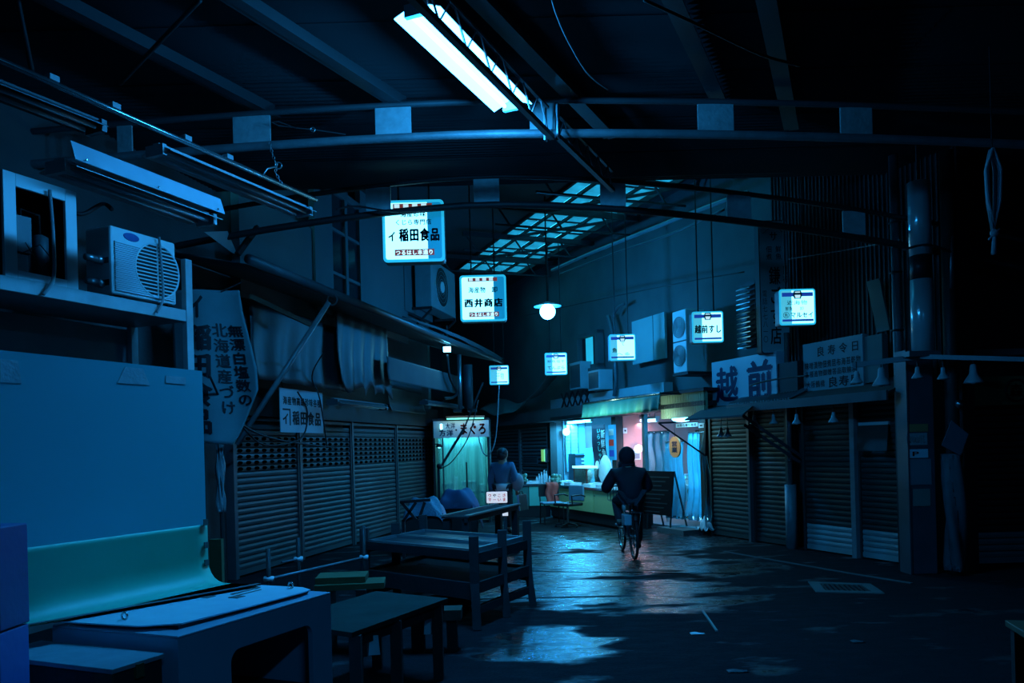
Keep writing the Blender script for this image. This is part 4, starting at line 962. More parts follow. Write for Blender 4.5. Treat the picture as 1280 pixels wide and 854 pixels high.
r = fb(SO1-.9, SO1-.02, -.5, .02, 0, .08, 'trim_12', CONC)
for s, lb in ((SO0, 'dark post at the far end of the lit fish stall'), (SM-.09, 'broad dark post between the lit fish stall and the pink-walled shop'), (SO1-.02, 'dark post at the near end of the lit vinyl-curtained shop')):
    tag(MB().box(s-.09, s+.09, -.06, .12, 0, 2.21).build('shop_post', DARKSTEEL, None, FR.w(0), FR.ang), lb, 'post')
s_ = FR.hit(806, 560, .0)[0]
tag(MB().box(s_-.05, s_+.05, -.03, .05, 0, 2.21).build('shop_post', STEEL, None, FR.w(0), FR.ang), 'thin grey post in the opening of the pink-walled shop', 'post')
lamp('stall_eave_light', 'AREA', FR.w(FR.hit(738, 560, 1.3)[0], 1.4, 2.25), 36, (.16, .62, .72), 2.2, .25, rot=(.5, 0, FR.ang))
lamp('counter_tube_light', 'AREA', FR.w(FR.hit(738, 560, .5)[0], .55, 2.16), 30, (.08, .56, 1), 2.4, .2, rot=(0, 0, FR.ang))
SL = Frame(FR.w(SO0+.01, 0).xy, FR.n); SP = Frame(FR.w(SM-.03, 0).xy, FR.n)
# lamps of the shops
def shoptube(px0, px1, py, off, label, col, st, pw, lc_):
    s0, z = FR.hit(px0, py, off); s1, _ = FR.hit(px1, py, off); z = min(z, 2.46)
    A, B = FR.w(s0, off, z), FR.w(s1, off, z); D = B-A
    r = thing('shop_tube_light', label, 'tube light', (A+B)/2, math.atan2(D.y, D.x)); h = D.length/2
    MB().box(-h, h, -.05, .05, .03, .08).build('housing', PAINT, r); MB().tube([(-h+.03, 0, .0), (h-.03, 0, .0)], .035, 8).build('tube', glow('shop_tube_'+label[:9].replace(' ', '_'), col, st), r, smooth=True)
    MB().tube([(-h+.1, 0, .08), (-h+.1, 0, 2.5-z)], .008, 5).tube([(h-.1, 0, .08), (h-.1, 0, 2.5-z)], .008, 5).build('hanger', STEEL, r)['kind'] = 'stuff'
    MB().box(-h, -h+.03, -.03, .03, -.03, .03).box(h-.03, h, -.03, .03, -.03, .03).build('tube_holder', PAINT, r)
    lamp('shop_light', 'AREA', (A+B)/2-Vector((0, 0, .06)), pw, lc_, .2, max(.3, 2*h), rot=(0, 0, math.atan2(D.y, D.x)-PI/2))
shoptube(706, 740, 529, -.5, 'cyan shining tube light at the front of the fish stall', (.05, .5, 1), 22, 250, (.035, .48, 1))
shoptube(789, 806, 527, -.6, 'pinkish tube light on the left of the pink-walled shop', (.35, .6, 1), 4, 9, (.65, .45, .62))
shoptube(809, 822, 526, -.5, 'short tube light right of the thin post in the pink-walled shop', (.2, .6, 1), 6, 10, (.3, .5, 1))
s_, z_ = FR.hit(852, 523.5, .3)
r = here('ceiling_lamp', 'oval white lamp under the canopy of the vinyl-curtained shop', 'lamp', FR, s_, .3, min(z_, 2.14))
MB().ball((0, 0, 0), .2, 10, (1, .8, .3)).build('diffuser', glow('oval_lamp', (.1, .6, 1), 11), r, smooth=True); MB().lathe([(.1, .05), (.06, .10)], (0, 0, 0), 14).build('mount', PAINT, r)
lamp('shop_light', 'AREA', FR.w(s_, -.6, 2.3), 190, (.025, .46, 1), .5, 1.2, rot=(0, 0, FR.ang))
lamp('shop_light', 'POINT', FR.w(s_, .78, 2.08), 9, (.25, .6, .7), .1)
s_, z_ = FR.hit(708, 540, -.4)
r = here('round_lamp', 'round white lamp hanging below the tube light in the fish stall', 'lamp', FR, s_, -.4, z_); MB().ball((0, 0, 0), .10, 10).build('globe', glow('stall_globe', (.14, .6, 1), 7), r, smooth=True); MB().tube([(0, 0, .1), (0, 0, 2.5-z_)], .01, 6).build('cord', CABLE, r)
s_, z_ = SP.hit(798, 561, .12)
r = here('wall_lamp', 'glaring bare lamp before the pink wall', 'lamp', SP, s_, .12, z_); MB().ball((0, 0, 0), .09, 10).build('bulb', glow('pink_wall_bulb', (.5, .6, 1), 4), r, smooth=True); MB().box(-.02, .02, .05, .12, -.02, .02).build('arm', BLACK, r)
lamp('bare_lamp', 'POINT', SP.w(s_, .28, z_), 10, (1, .6, .6), .09)
# ================================================================ fish stall counter and goods
CT = .76
c0, c1 = FR.hit(690, 648, 1.0)[0]-.1, FR.hit(776, 664, 1.0)[0]
r = here('stall_counter', 'long yellowish fish stall counter with a metal top before the lit fish stall', 'counter', FR, c0, 1.0, 0)
W = c1-c0; CREAM = mat('cream_panel', (.62, .62, .26), .5, var=.08, bump=.03)
n = 3
for k in range(n): MB().box(W*k/n+.012, W*(k+1)/n-.012, 0, .03, .26, CT-.06).build('front_panel', CREAM, r, bevel=.004)
MB().box(0, W, .03, .70, .05, CT-.05).build('carcass', DARKSTEEL, r); MB().box(0, W, .06, .66, 0, .26).build('plinth', BLACK, r)
MB().box(-.02, W+.02, -.03, .72, CT-.05, CT).build('metal_top', STAIN, r, bevel=.006)
for k in range(1, n): MB().lathe([(.012, 0), (.012, .012)], (W*k/n+.05, -.0, CT-.16), 10, Matrix.Rotation(PI/2, 3, 'X')).build('knob', BLACK, r)
cl0, cl1 = at(641, 620, 18.35), at(690, 620, 18.35)
r = thing('side_counter', 'short teal-fronted counter at the far end of the fish stall behind the person', 'counter', (cl0.x, 18.35, 0))
W2 = cl1.x-cl0.x-.04
MB().box(0, W2*.42, 0, .03, .26, CT-.06).build('front_panel', mat('dark_teal_panel', (.05, .20, .17), .5), r); MB().box(W2*.44, W2, 0, .03, .26, CT-.06).build('front_panel', mat('teal_panel', (.16, .60, .46), .5, var=.08), r)
MB().box(0, W2, .03, .6, 0, CT-.05).build('carcass', BLACK, r); MB().box(-.02, W2, -.03, .62, CT-.05, CT).build('metal_top', STAIN, r)
FOAM = mat('white_foam', (.75, .78, .78), .7, bump=.05); FISH = mat('silver_fish', (.5, .52, .52), .25, .5, var=.3, scale=25); LEAF = mat('packaged_greens', (.2, .35, .25), .4, var=.5, scale=30)
def tray(loc, rz, w, d, label, goods=3, m=FOAM, gm=FISH, h=.06):
    r = thing('fish_tray', label, 'tray', loc, rz)
    MB().box(-w/2, w/2, -d/2, d/2, 0, .012).box(-w/2, w/2, -d/2, -d/2+.015, .012, h).box(-w/2, w/2, d/2-.015, d/2, .012, h).box(-w/2, -w/2+.015, -d/2, d/2, .012, h).box(w/2-.015, w/2, -d/2, d/2, .012, h).build('tray', m, r)
    for k in range(goods):
        x = -w/2+.05+(w-.1)*(k+.5)/goods
        MB().ball((0, 0, 0), 1, 6, (.03, d*.36, .03)).build('fish', gm, r, (x, random.uniform(-.01, .01), .045), random.uniform(-.2, .2), smooth=True)
    return r
def onC(px, off=.7): return FR.hit(px, 600, off)[0]
for px, off, w, d, lb in ((700, .80, .3, .3, 'white foam tray of fish nearest the flower-like packs on the long counter'), (709, .55, .34, .3, 'white foam tray of fish at the back left of the glass case'), (716, .86, .32, .28, 'shallow fish tray in front of the glass case'), (741, .8, .34, .32, 'white foam fish tray right of the glass case'), (748, .55, .3, .3, 'white foam fish tray below the dark banner'), (757, .85, .36, .26, 'fish tray in front of the white hanging bag'), (768, .75, .3, .3, 'fish tray partly behind the cyclist at the counter end')):
    tray(FR.w(onC(px, off), off, CT), FR.ang+random.uniform(-.1, .1), w, d, lb, random.choice((2, 3, 4)))
for i, px in enumerate((646, 660, 668)):
    p = at(px, 600, 18.6); tray((p.x, 18.62, CT), random.uniform(-.1, .1), .2, .3, ('pale tray on the teal counter beside the shoulder bag', 'pale tray in the middle of the teal counter', 'pale tray on the teal counter next to the bottles')[i], 2)
WB = mat('white_bottle', (.7, .74, .76), .4, bump=.02)
for i, (px, hh, Y) in enumerate(((671, .16, 18.55), (674, .22, 18.7), (677, .26, 18.6), (680.5, .30, 18.75), (683, .28, 18.6), (687, .17, 18.55))):
    p = at(px, 600, Y)
    r = thing('bottle', ('short white bottle at the left of the bottle cluster on the teal counter', 'second white bottle from the left in the cluster on the teal counter', 'third white bottle from the left in the cluster on the teal counter', 'tallest white bottle of the cluster on the teal counter', 'white bottle just right of the tallest one on the teal counter', 'short white bottle at the right end of the cluster on the teal counter')[i], 'bottle', (p.x, Y, CT), 0, 'white bottles on the side counter')
    MB().lathe([(.001, 0), (.026, 0), (.026, hh*.68), (.012, hh*.82), (.012, hh*.9)], n=12).build('body', WB, r, smooth=True); MB().lathe([(.014, hh*.9), (.014, hh)], n=10).build('cap', WB, r)
for i, (px, py, Y) in enumerate(((655, 598, 18.5), (692, 596, 17.9), (697, 599, 17.6))):
    p = at(px, py, Y)
    mb = MB()
    for k in range(14):
        a = random.uniform(0, 6.28); mb.ball((.07*math.cos(a)*random.random(), .07*math.sin(a)*random.random(), random.uniform(.03, .2)), random.uniform(.03, .05), 5)
    t = thing('greens_pack', ('bunch of packed greens on the teal counter', 'bunch of packed greens at the corner of the two counters', 'low bunch of packed greens at the left end of the long counter')[i], 'greens', (p.x, Y, CT)); mb.build('leaves', LEAF, t, smooth=True)['kind'] = 'stuff'
    MB().lathe([(.001, 0), (.06, 0), (.08, .06), (.07, .06)], n=12).build('pot', DARKSTEEL, t)
# red framed glass case
s0 = FR.hit(718, 600, .62)[0]; r = here('glass_case', 'small glass display case with a dark red frame and bright lamp top on the counter', 'display case', FR, s0, .62, CT)
w_, d_, h_ = .62, .34, .36; REDF = mat('dark_red_frame', (.18, .03, .02), .4)
mb = MB()
for x in (0, w_):
    for y in (0, d_): mb.box(x-.014, x+.014, y-.014, y+.014, 0, h_)
mb.build('posts', REDF, r); MB().box(-.02, w_+.02, -.02, d_+.02, 0, .03).build('base', REDF, r)
MB().box(-.03, w_+.03, -.03, d_+.03, h_, h_+.045).build('lamp_top', glow('case_top', (.2, .7, 1), 3), r)
GLASS = sheer('case_glass', (.7, .95, .9), .97, .1, 3)
for nm, b in (('glass_front', (0, w_, -.004, 0, .03, h_)), ('glass_side', (0, .004, 0, d_, .03, h_)), ('glass_side', (w_-.004, w_, 0, d_, .03, h_))): MB().box(*b).build(nm, GLASS, r)
MB().ball((w_*.66, d_*.5, .2), .12, 6, (.8, .5, 1)).build('white_goods', FOAM, r); MB().box(w_*.1, w_*.45, .08, .26, .03, .12).build('goods', LEAF, r)
# white hanging bag, nobori banner, white board, blind
p = FR.w(FR.hit(757, 590, .55)[0], .55, CT+.07)
r = thing('white_bag', 'tall rounded white plastic bag standing on the counter before the dark banner', 'bag', p, FR.ang)
MB().lathe([(.001, 0), (.13, .02), (.19, .14), (.18, .30), (.13, .46), (.05, .56), (.001, .57)], n=16).xf(lambda v: Vector((v.x*(1+.08*math.sin(20*v.z)), v.y*.7, v.z))).build('body', mat('white_plastic_bag', (.75, .8, .78), .35, bump=.3, bscale=14), r, smooth=True)
s0 = FR.hit(742, 560, .35)[0]; s1 = FR.hit(763, 560, .35)[0]; zt = FR.hit(748, 531, .35)[1]
NAVYC = mat('dark_banner_cloth', (.004, .012, .03), .7)
r = here('nobori_banner', 'dark hanging banner with white brush writing in the fish stall', 'banner', FR, s0, .35, CT+.02)
Wn, Hn = s1-s0, zt-CT-.02
sk = lambda q: Vector((q.x+.16*(Hn-q.z)/Hn*Wn*1.0, q.y-.01*math.sin(9*q.z), q.z))
MB().sheet(lambda a, c: sk(Vector((Wn*a*.8-.08, 0, Hn*c))), 8, 14, .006).build('cloth', NAVYC, r, smooth=True)
text('いらっしゃい', .20*Wn, .44*Wn, Hn*.34, Hn*.95, -.012, mat('banner_teal_ink', (.15, .75, .70), .6, bump=0), r, True, .02, sk)
text('新鮮魚市', .44*Wn, .70*Wn, Hn*.28, Hn*.92, -.012, mat('banner_white_ink', (.7, .85, .9), .6, bump=0), r, True, .01, sk)
MB().lathe([(.09, 0), (.09, .006)], (Wn*.12, -.012, Hn*.32), 16, Matrix.Rotation(PI/2, 3, 'X')).xf(sk).build('round_mark', FOAM, r)
s0, s1, z0, z1 = FR.rect(731, 533, 742, 560, .1)
r = here('hanging_board', 'blank white board hanging by the lamp left of the dark banner', 'board', FR, s0, .1, z0); MB().box(0, s1-s0, 0, .02, 0, z1-z0).build('board', FOAM, r); MB().tube([(.03, .01, z1-z0), (.03, .01, 2.17-z0)], .006, 5).build('cord', CABLE, r)
s0, s1, z0, z1 = FR.rect(766, 531, 773, 575, .02)
r = here('strip_sign', 'narrow blue lit strip sign with small pictures on the broad dark post', 'sign', FR, s0, .12, z0); MB().box(0, s1-s0, 0, .05, 0, z1-z0).build('panel', glow('strip_blue', (.01, .33, .7), .5), r)
for k in range(3): MB().box(.02, s1-s0-.02, -.004, 0, (z1-z0)*(.1+.3*k), (z1-z0)*(.28+.3*k)).build('picture', (NAVY, BROWN, FOAM)[k], r)
s0, s1, z0, z1 = SL.rect(694, 530, 722, 590, .03); s0 = max(s0, .4); s1 = min(s1, 2.85)
r = here('rear_blind', 'pale slatted shutter on the side wall of the fish stall below the tube light', 'shutter', SL, s0, .04, 0)
zb = .95; n = int((2.2-zb)/.09)
f_ = MB().box(0, s1-s0, 0, .012, 0, .078).build('slat', mat('cyan_slat', (.34, .58, .62), .4), r, (0, 0, zb))
for k in range(1, n): again(f_, r, (0, 0, zb+k*.09))
for x in (-.03, (s1-s0)*.35, s1-s0): MB().box(x, x+.03, -.015, .02, zb, 2.25).build('side_rail', STEEL, r)
s0 = max(.45, SL.hit(697, 590, .45)[0]); s1 = min(2.8, SL.hit(731, 590, .45)[0]); zt = 1.38
r = here('fridge_unit', 'dark blue machine with striped vents at the side wall of the fish stall', 'refrigerator', SL, s0, .45, .035)
MB().box(0, s1-s0, 0, .40, 0, zt).build('cabinet', mat('blue_grey_metal', (.10, .18, .24), .4, .3), r, bevel=.01)
for k in range(5): MB().box((s1-s0)*.66, (s1-s0)*.96, -.012, 0, .85+.09*k, .89+.09*k).build('vent', FOAM, r)
MB().box(0, s1-s0, -.02, 0, zt-.08, zt-.04).build('trim', BLACK, r)
# office chair and red cloth before the counter
def onR(px, py, off): s, z = FR.hit(px, py, off); return s, z
p = at(690, 640, 16.6); r = thing('folding_chair', 'dark chair with a red cloth over its back before the counter corner', 'chair', (p.x, 16.6, 0), .2)
for x in (-.2, .2):
    MB().tube([(x, -.18, 0), (x, -.16, .42), (x*.95, .15, .42)], .014, 6).build('leg', BLACK, r); MB().tube([(x, .22, 0), (x, .18, .42), (x, .26, .80)], .014, 6).build('leg', BLACK, r)
MB().box(-.22, .22, -.2, .2, .42, .46).build('seat', mat('dull_blue_cushion', (.15, .28, .36), .7), r, bevel=.02)
MB().box(-.22, .22, .22, .25, .56, .82).build('backrest', BLACK, r, bevel=.01)
tag(MB().sheet(lambda a, c: (-.13+.26*a+.02*math.sin(9*c), -.07-.02*math.sin(12*a)+(.03 if c < .1 else 0)+.25*max(0, .12-c), .86-.44*c), 12, 10, .012).build('red_cloth', mat('dull_red_cloth', (.55, .06, .04), .8), None, (p.x, 16.6+.2, 0), .2, smooth=True), 'dull red cloth hanging over the dark chair back', 'cloth')
p = at(710, 645, 15.9); r = thing('office_chair', 'small black office chair with armrest before the yellowish counter', 'chair', (p.x, 15.9, 0), -.9)
for k in range(5):
    a = 2*PI*k/5; MB().bar((0, 0, .07), (.25*math.cos(a), .25*math.sin(a), .05), .035, .03).ball((.25*math.cos(a), .25*math.sin(a), .025), .025, 5).build('base_leg', BLACK, r)
MB().tube([(0, 0, .07), (0, 0, .42)], .025, 8).build('column', STAIN, r); MB().box(-.22, .22, -.2, .22, .42, .48).build('seat', BLACK, r, bevel=.02)
MB().box(-.21, .21, .22, .27, .50, .82).build('backrest', mat('dull_blue_cushion', (.15, .28, .36), .7), r, bevel=.02)
for x in (-.25, .25): MB().tube([(x, -.1, .45), (x, -.12, .63), (x, .12, .64), (x, .24, .60)], .016, 6).build('armrest', BLACK, r)
# ---------------------------------------------------------------- right-hand shop contents
FILM = sheer('hanging_vinyl', (.45, .85, .95), .45, .2, 2.2, (2.5, 2.5, .25))
def curtain(fr, px0, px1, py0, py1, off, label, m=FILM, amp=.04, waves=4, sway=0):
    s0, s1, z0, z1 = fr.rect(px0, py0, px1, py1, off); z0 = max(z0, .12); z1 = min(z1, 2.16)
    r = here('vinyl_curtain', label, 'curtain', fr, s0, off, 0); Wc = s1-s0
    MB().sheet(lambda a, c: (Wc*a+sway*c*c*(a-.5), -amp*math.sin(2*PI*waves*a+c)*(.4+c)-.03*math.sin(7*c), z1-(z1-z0)*c), 36, 12, .003).build('film', m, r, smooth=True)
    MB().tube([(0, 0, z1+.01), (Wc, 0, z1+.01)], .012, 6).build('rail', STAIN, r); return r
curtain(FR, 810, 838, 540, 600, -.25, 'pale vinyl curtain behind the black notice stand', waves=3)
curtain(FR, 833, 856, 553, 648, .06, 'clear vinyl curtain hanging left of the dark gap in the shop front', waves=3, sway=-.1)
curtain(FR, 862, 886, 541, 651, .05, 'vinyl curtain gathered at the near end of the lit shop', waves=4, sway=.25)
s0, s1, z0, z1 = FR.rect(820, 548, 842, 565, -1.5)
r = here('wall_shelf', 'small dark shelf with rows of jars above the black notice stand', 'shelf', FR, s0, -1.5, z0); Ws = s1-s0; Hs = z1-z0
MB().box(0, Ws, .0, .2, 0, .02).box(0, Ws, 0, .2, -.22, -.20).box(0, Ws, .18, .2, -.22, Hs).build('frame', BLACK, r)
JAR = [mat('blue_jar', (.05, .25, .6), .3), mat('pale_jar', (.6, .5, .35), .3), mat('black_jar', (.02, .03, .04), .3)]
for lv, zz in ((0, z0+.02), (1, z0-.20)):
    for k in range(6):
        x = Ws*(k+.5)/6; p = FR.w(s0+x, -1.5-.09, zz); h = .2 if lv == 0 else .13
        t = thing('jar', ('black jar on the lower board' if lv else 'blue jar on the upper board' if k < 4 else 'pale jar on the upper board')+' of the small dark shelf in the lit shop', 'jar', p, FR.ang, 'black jars on the lower board' if lv else 'blue jars on the upper board' if k < 4 else 'pale jars on the upper board')
        MB().lathe([(.001, 0), (.04, 0), (.04, h*.8), (.025, h*.88), (.025, h)], n=10).build('body', JAR[0 if k < 4 and lv == 0 else (1 if lv == 0 else 2)], t, smooth=True)
ORG = mat('orange_board', (.95, .32, .12), .5, bump=.02)
s0, s1, z0, z1 = FR.rect(836.5, 546, 850, 572, .35)
r = here('hanging_sign', 'orange hanging sign with rounded ends and dark characters before the lit shop', 'sign', FR, s0, .35, z0); Wg, Hg = s1-s0, z1-z0
MB().prism(rrect(0, Wg, 0, Hg, Wg*.45, 8), 0, .025).build('board', ORG, r); text('営業', Wg*.2, Wg*.8, Hg*.22, Hg*.80, -.004, NAVYI, r, True, .03); MB().tube([(Wg/2, .01, Hg), (Wg/2, .01, 2.17-z0)], .005, 5).build('cord', CABLE, r)
s_, z_ = FR.hit(843, 559, .5); lamp('orange_sign_fill', 'POINT', FR.w(s_-.2, .75, z_+.25), 2.0, (1, .7, .55), .05)  # warm fill light added before the board to bring out its orange
for px0, py0, px1, py1, off, lb, g in ((779, 535, 784, 542, -.06, 'small white notice card at the top of the pink partition', 'K'), (789, 562, 801, 575, -1.0, 'white framed notice leaning below the bare lamp on the pink wall', 'L'), (822, 566, 831, 588, -.4, 'tall white price list behind the vinyl curtain', 'P'), (845, 529, 872, 534, .1, 'long white lettered strip above the vinyl curtains', 'S'), (873, 529, 880, 535, .1, 'small square white card beside the long lettered strip', 'Q'), (857, 608, 866, 627, -.2, 'picture card with a small portrait low behind the vinyl', 'F')):
    fr_ = SP if g in 'KL' else FR; off = .01 if g in 'KL' else off
    s0, s1, z0, z1 = fr_.rect(px0, py0, px1, py1, off); z1 = min(z1, 2.3); z0 = min(z0, z1-.06)
    r = here('notice_card', lb, 'notice', fr_, s0, off, z0); Wc, Hc = s1-s0, z1-z0
    MB().box(0, Wc, 0, .012, 0, Hc).build('card', FOAM, r)
    if g == 'L':
        MB().box(Wc*.12, Wc*.88, -.004, 0, Hc*.12, Hc*.88).build('print', mat('grey_print', (.3, .3, .34), .6), r); MB().box(Wc*.2, Wc*.8, -.006, -.004, Hc*.6, Hc*.8).box(Wc*.2, Wc*.42, -.006, -.004, Hc*.2, Hc*.55).build('light_patches', FOAM, r)
    elif g == 'F': MB().ball((Wc*.5, -.004, Hc*.65), Wc*.25, 8, (1, .05, 1)).build('portrait', mat('tan_print', (.5, .3, .2), .6), r)
    elif g == 'P':
        for k in range(6): MB().box(Wc*.2, Wc*.8, -.004, 0, Hc*(.08+.15*k), Hc*(.15+.15*k)).build('price_line', (REDINK, NAVYI)[k % 2], r)
    elif g == 'S': text('お持ち帰り寿司', Wc*.05, Wc*.95, Hc*.1, Hc*.9, -.004, INK, r, bold=.02)
    else: MB().box(Wc*.3, Wc*.7, -.004, 0, Hc*.35, Hc*.65).build('mark', INK, r)
s0 = FR.hit(838, 605, -.5)[0]
r = here('shop_table', 'pale table with stacked boxes behind the vinyl curtains', 'table', FR, s0, -.35, .035)
MB().box(0, 1.5, 0, .6, .72, .76).build('top', PAINT, r); 
for x in (.04, 1.46):
    for y in (.04, .56): MB().box(x-.02, x+.02, y-.02, y+.02, 0, .72).build('leg', STAIN, r)
for k, (x, z, w, h) in enumerate(((.25, .76, .4, .1), (.28, .86, .36, .09), (.75, .76, .4, .12), (.75, .88, .34, .08))):
    t = here('flat_box', ('lower flat box at the left of the pale shop table', 'upper flat box at the left of the pale shop table', 'lower flat box at the right of the pale shop table', 'upper flat box at the right of the pale shop table')[k], 'box', FR, s0+x, -.65, z+.035); MB().box(-w/2, w/2, -.15, .15, 0, h-.02).build('body', FOAM, t); MB().box(-w/2-.005, w/2+.005, -.155, .155, h-.02, h).build('lid', DIMM if False else PAINT, t)
r = here('shop_fridge', 'tall dark glass-front cooler at the rear of the vinyl-curtained shop', 'refrigerator', FR, FR.hit(862, 590, -1.6)[0]-.2, -1.9, .035)
MB().box(0, .7, 0, .6, 0, 1.85).build('cabinet', DARKSTEEL, r, bevel=.01); MB().box(.05, .65, -.02, 0, .15, 1.75).build('door', GDARK, r); MB().box(.07, .10, -.05, -.02, .7, 1.2).build('handle', STAIN, r)
tag(MB().sheet(lambda a, c: (-.14+.28*a+.03*math.sin(9*c), -.1+.2*c, .07+.20*math.sin(PI*a)*math.sin(PI*c)+.03*math.sin(17*a+9*c)), 16, 12, .003).build('plastic_bag', mat('crumpled_bag', (.5, .6, .62), .3, bump=.5, bscale=20), None, FR.w(FR.hit(881, 650, .15)[0], .15, .035), FR.ang, smooth=True), 'crumpled clear plastic bag on the step at the near curtain', 'bag')
# notice stand
l0, l1 = onz(801, 661), onz(838.5, 665.5); d = (l1-l0)
r = thing('notice_stand', 'black notice board on thin legs standing behind the cyclist', 'notice board', l0, math.atan2(d.y, d.x)); Wn = d.length
zb, zt = at(820, 645, 14.6).z, at(818, 590, 14.6).z
MB().box(-.04, Wn-.02, .02, .05, zb, zt).xf(lambda v: Vector((v.x-.04*(zt-v.z)*0, v.y+.12*(v.z-zb), v.z))).build('board', mat('matt_blackboard', (.005, .005, .006), .95, spec=.1), r, bevel=.006)
for x in (.18, Wn-.02): MB().bar((x, 0, 0), (x-.03, .14, zt), .025).build('leg', BLACK, r)
for x in (.18, Wn-.02): MB().bar((x, .42, 0), (x-.03, .16, zt), .025).build('rear_leg', BLACK, r)
mb = MB()
for k in range(9): mb.box(.06, Wn-.12-.1*(k % 3), .012+.12*(zt-.1-k*.08-zb), .018+.12*(zt-.1-k*.08-zb), zt-.12-k*.08, zt-.10-k*.08)
mb.build('chalk_lines', mat('faded_chalk', (.015, .018, .02), .8), r)['kind'] = 'stuff'
# far closed shutter behind the person, far canopy
FSH = mat('far_slat_stall_lit', (.30, .34, .36), .45, .2, var=.2)  # paler slats: the stall's light is put into their colour
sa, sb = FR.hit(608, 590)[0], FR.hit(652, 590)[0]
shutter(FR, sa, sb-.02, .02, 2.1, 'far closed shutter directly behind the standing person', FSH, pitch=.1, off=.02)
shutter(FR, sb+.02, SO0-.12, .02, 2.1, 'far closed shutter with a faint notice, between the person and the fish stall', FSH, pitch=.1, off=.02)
s0, s1, z0, z1 = FR.rect(654, 570, 672, 580, .06); r = here('notice_card', 'faint pale notice on the far shutter beside the fish stall', 'notice', FR, s0, .06, z0); MB().box(0, s1-s0, 0, .01, 0, z1-z0).build('card', mat('faint_paper', (.2, .24, .26), .7), r)
for k in range(3): MB().box(.05, s1-s0-.05, -.004, 0, (z1-z0)*(.2+.25*k), (z1-z0)*(.3+.25*k)).build('line', INK, r)
s0, s1, z0, z1 = FR.rect(676.5, 562, 680, 577, .2); r = here('strip_label', 'narrow yellow-green glowing label on the post left of the fish stall', 'label', FR, s0, .2, z0); MB().box(0, s1-s0, 0, .03, 0, z1-z0).build('panel', glow('green_label', (.25, .8, .25), .6), r); MB().box(-.01, s1-s0+.01, .03, .14, -.02, z1-z0+.02).build('holder', DARKSTEEL, r)
r = here('sagging_sheet', 'dark sagging plastic sheet tied over the far eave left of the trellis', 'tarpaulin', FR, FR.hit(600, 520, .7)[0], .7, 0)
s0 = FR.hit(600, 520, .7)[0]; s1 = FR.hit(684, 495, .7)[0]; z0 = FR.hit(640, 522, .7)[1]
MB().sheet(lambda a, c: ((s1-s0)*a, .6*c, z0+.35+.5*a*a+.35*c-.35*math.sin(PI*a)+.03*math.sin(19*a+5*c)), 24, 6, .006).build('cloth', mat('wet_sheet', (.16, .18, .19), .3, bump=.4, bscale=8), r, smooth=True)

# ================================================================ tuna stall on the left
TY = 17.3; t0, t1 = at(545, 600, TY).x, at(610, 600, TY).x; W = t1-t0
ztop = at(578, 526, TY).z; zsb = at(578, 547, TY).z
r = thing('tuna_stall', 'narrow lit stall booth with green-tinged vinyl front on the left', 'stall', (t0, TY, 0))
STW = mat('stall_green_wall', (.30, .50, .46), .6, var=.2)
MB().box(-.05, 0, 0, 1.3, 0, ztop).build('side_wall', DARKSTEEL, r); MB().box(W, W+.05, 0, 1.3, 0, ztop).build('side_wall', DARKSTEEL, r)
MB().box(0, W, 1.2, 1.25, 0, ztop).build('rear_wall', STW, r); MB().box(-.05, W+.05, -.02, 1.3, ztop, ztop+.05).build('roof', DARKSTEEL, r)
MB().box(0, W, .1, 1.2, 0, .05).build('floor_board', DARKSTEEL, r)
MB().box(.0, W, .35, .9, .62, .66).box(.03, .08, .4, .45, .05, .62).box(W-.08, W-.03, .4, .45, .05, .62).build('work_table', STAIN, r)
MB().box(.15, .18, -.01, .02, 0, ztop-.2).build('front_bar', STEEL, r)
MB().box(W*.58, W*.61, -.03, 0, .0, at(578, 578, TY).z).build('front_post', DARKSTEEL, r)
VF = sheer('green_vinyl', (.45, .78, .82), .66, .2, 2.0, (5, 5, .25))
MB().sheet(lambda a, c: (.06+(W-.08)*a, .05-.02*math.sin(2*PI*5*a)*(.5+c), .12+(zsb-.12)*(1-c)), 60, 8, .003).build('vinyl_front', VF, r, smooth=True)
r2 = thing('tuna_sign', 'pale sign board reading tuna in dark red brush letters over the vinyl front', 'sign', (t0, TY-.06, zsb), 0); Wt, Ht = W+.02, ztop-zsb
MB().box(-.02, Wt+.03, 0, .04, 0, Ht).build('board', mat('pale_sign_board', (.50, .60, .58), .5), r2)
text('まぐろ', Wt*.46, Wt*.99, Ht*.12, Ht*.9, -.004, REDINK, r2, bold=.05, slant=.0)
text('大洋', Wt*.20, Wt*.40, Ht*.52, Ht*.9, -.004, NAVYI, r2, bold=.02); text('方洋', Wt*.08, Wt*.36, Ht*.08, Ht*.5, -.004, NAVYI, r2, bold=.03); MB().lathe([(.02, 0), (.02, .004)], (Wt*.41, -.001, Ht*.45), 10, Matrix.Rotation(PI/2, 3, 'X')).build('dot', INK, r2)
r3 = thing('stall_tube_light', 'tube light along the top edge of the tuna sign', 'tube light', (t0+W*.6, TY-.10, ztop+.04)); MB().box(-.42, .42, -.02, .03, .02, .06).build('housing', DARKSTEEL, r3); MB().tube([(-.4, -.01, .0), (.4, -.01, .0)], .016, 8).build('tube', glow('greenish_tube', (.15, .8, .65), 1.6), r3, smooth=True)
lamp('stall_light', 'AREA', (t0+W/2, TY+.28, ztop-.12), 34, (.10, .62, .74), W*.8, .5, rot=(0, 0, 0))
lamp('sign_light', 'AREA', (t0+W*.6, TY-.25, ztop+.1), 2.0, (.5, .7, .75), .8, .1, aim=(t0+W*.6, TY-.02, zsb))
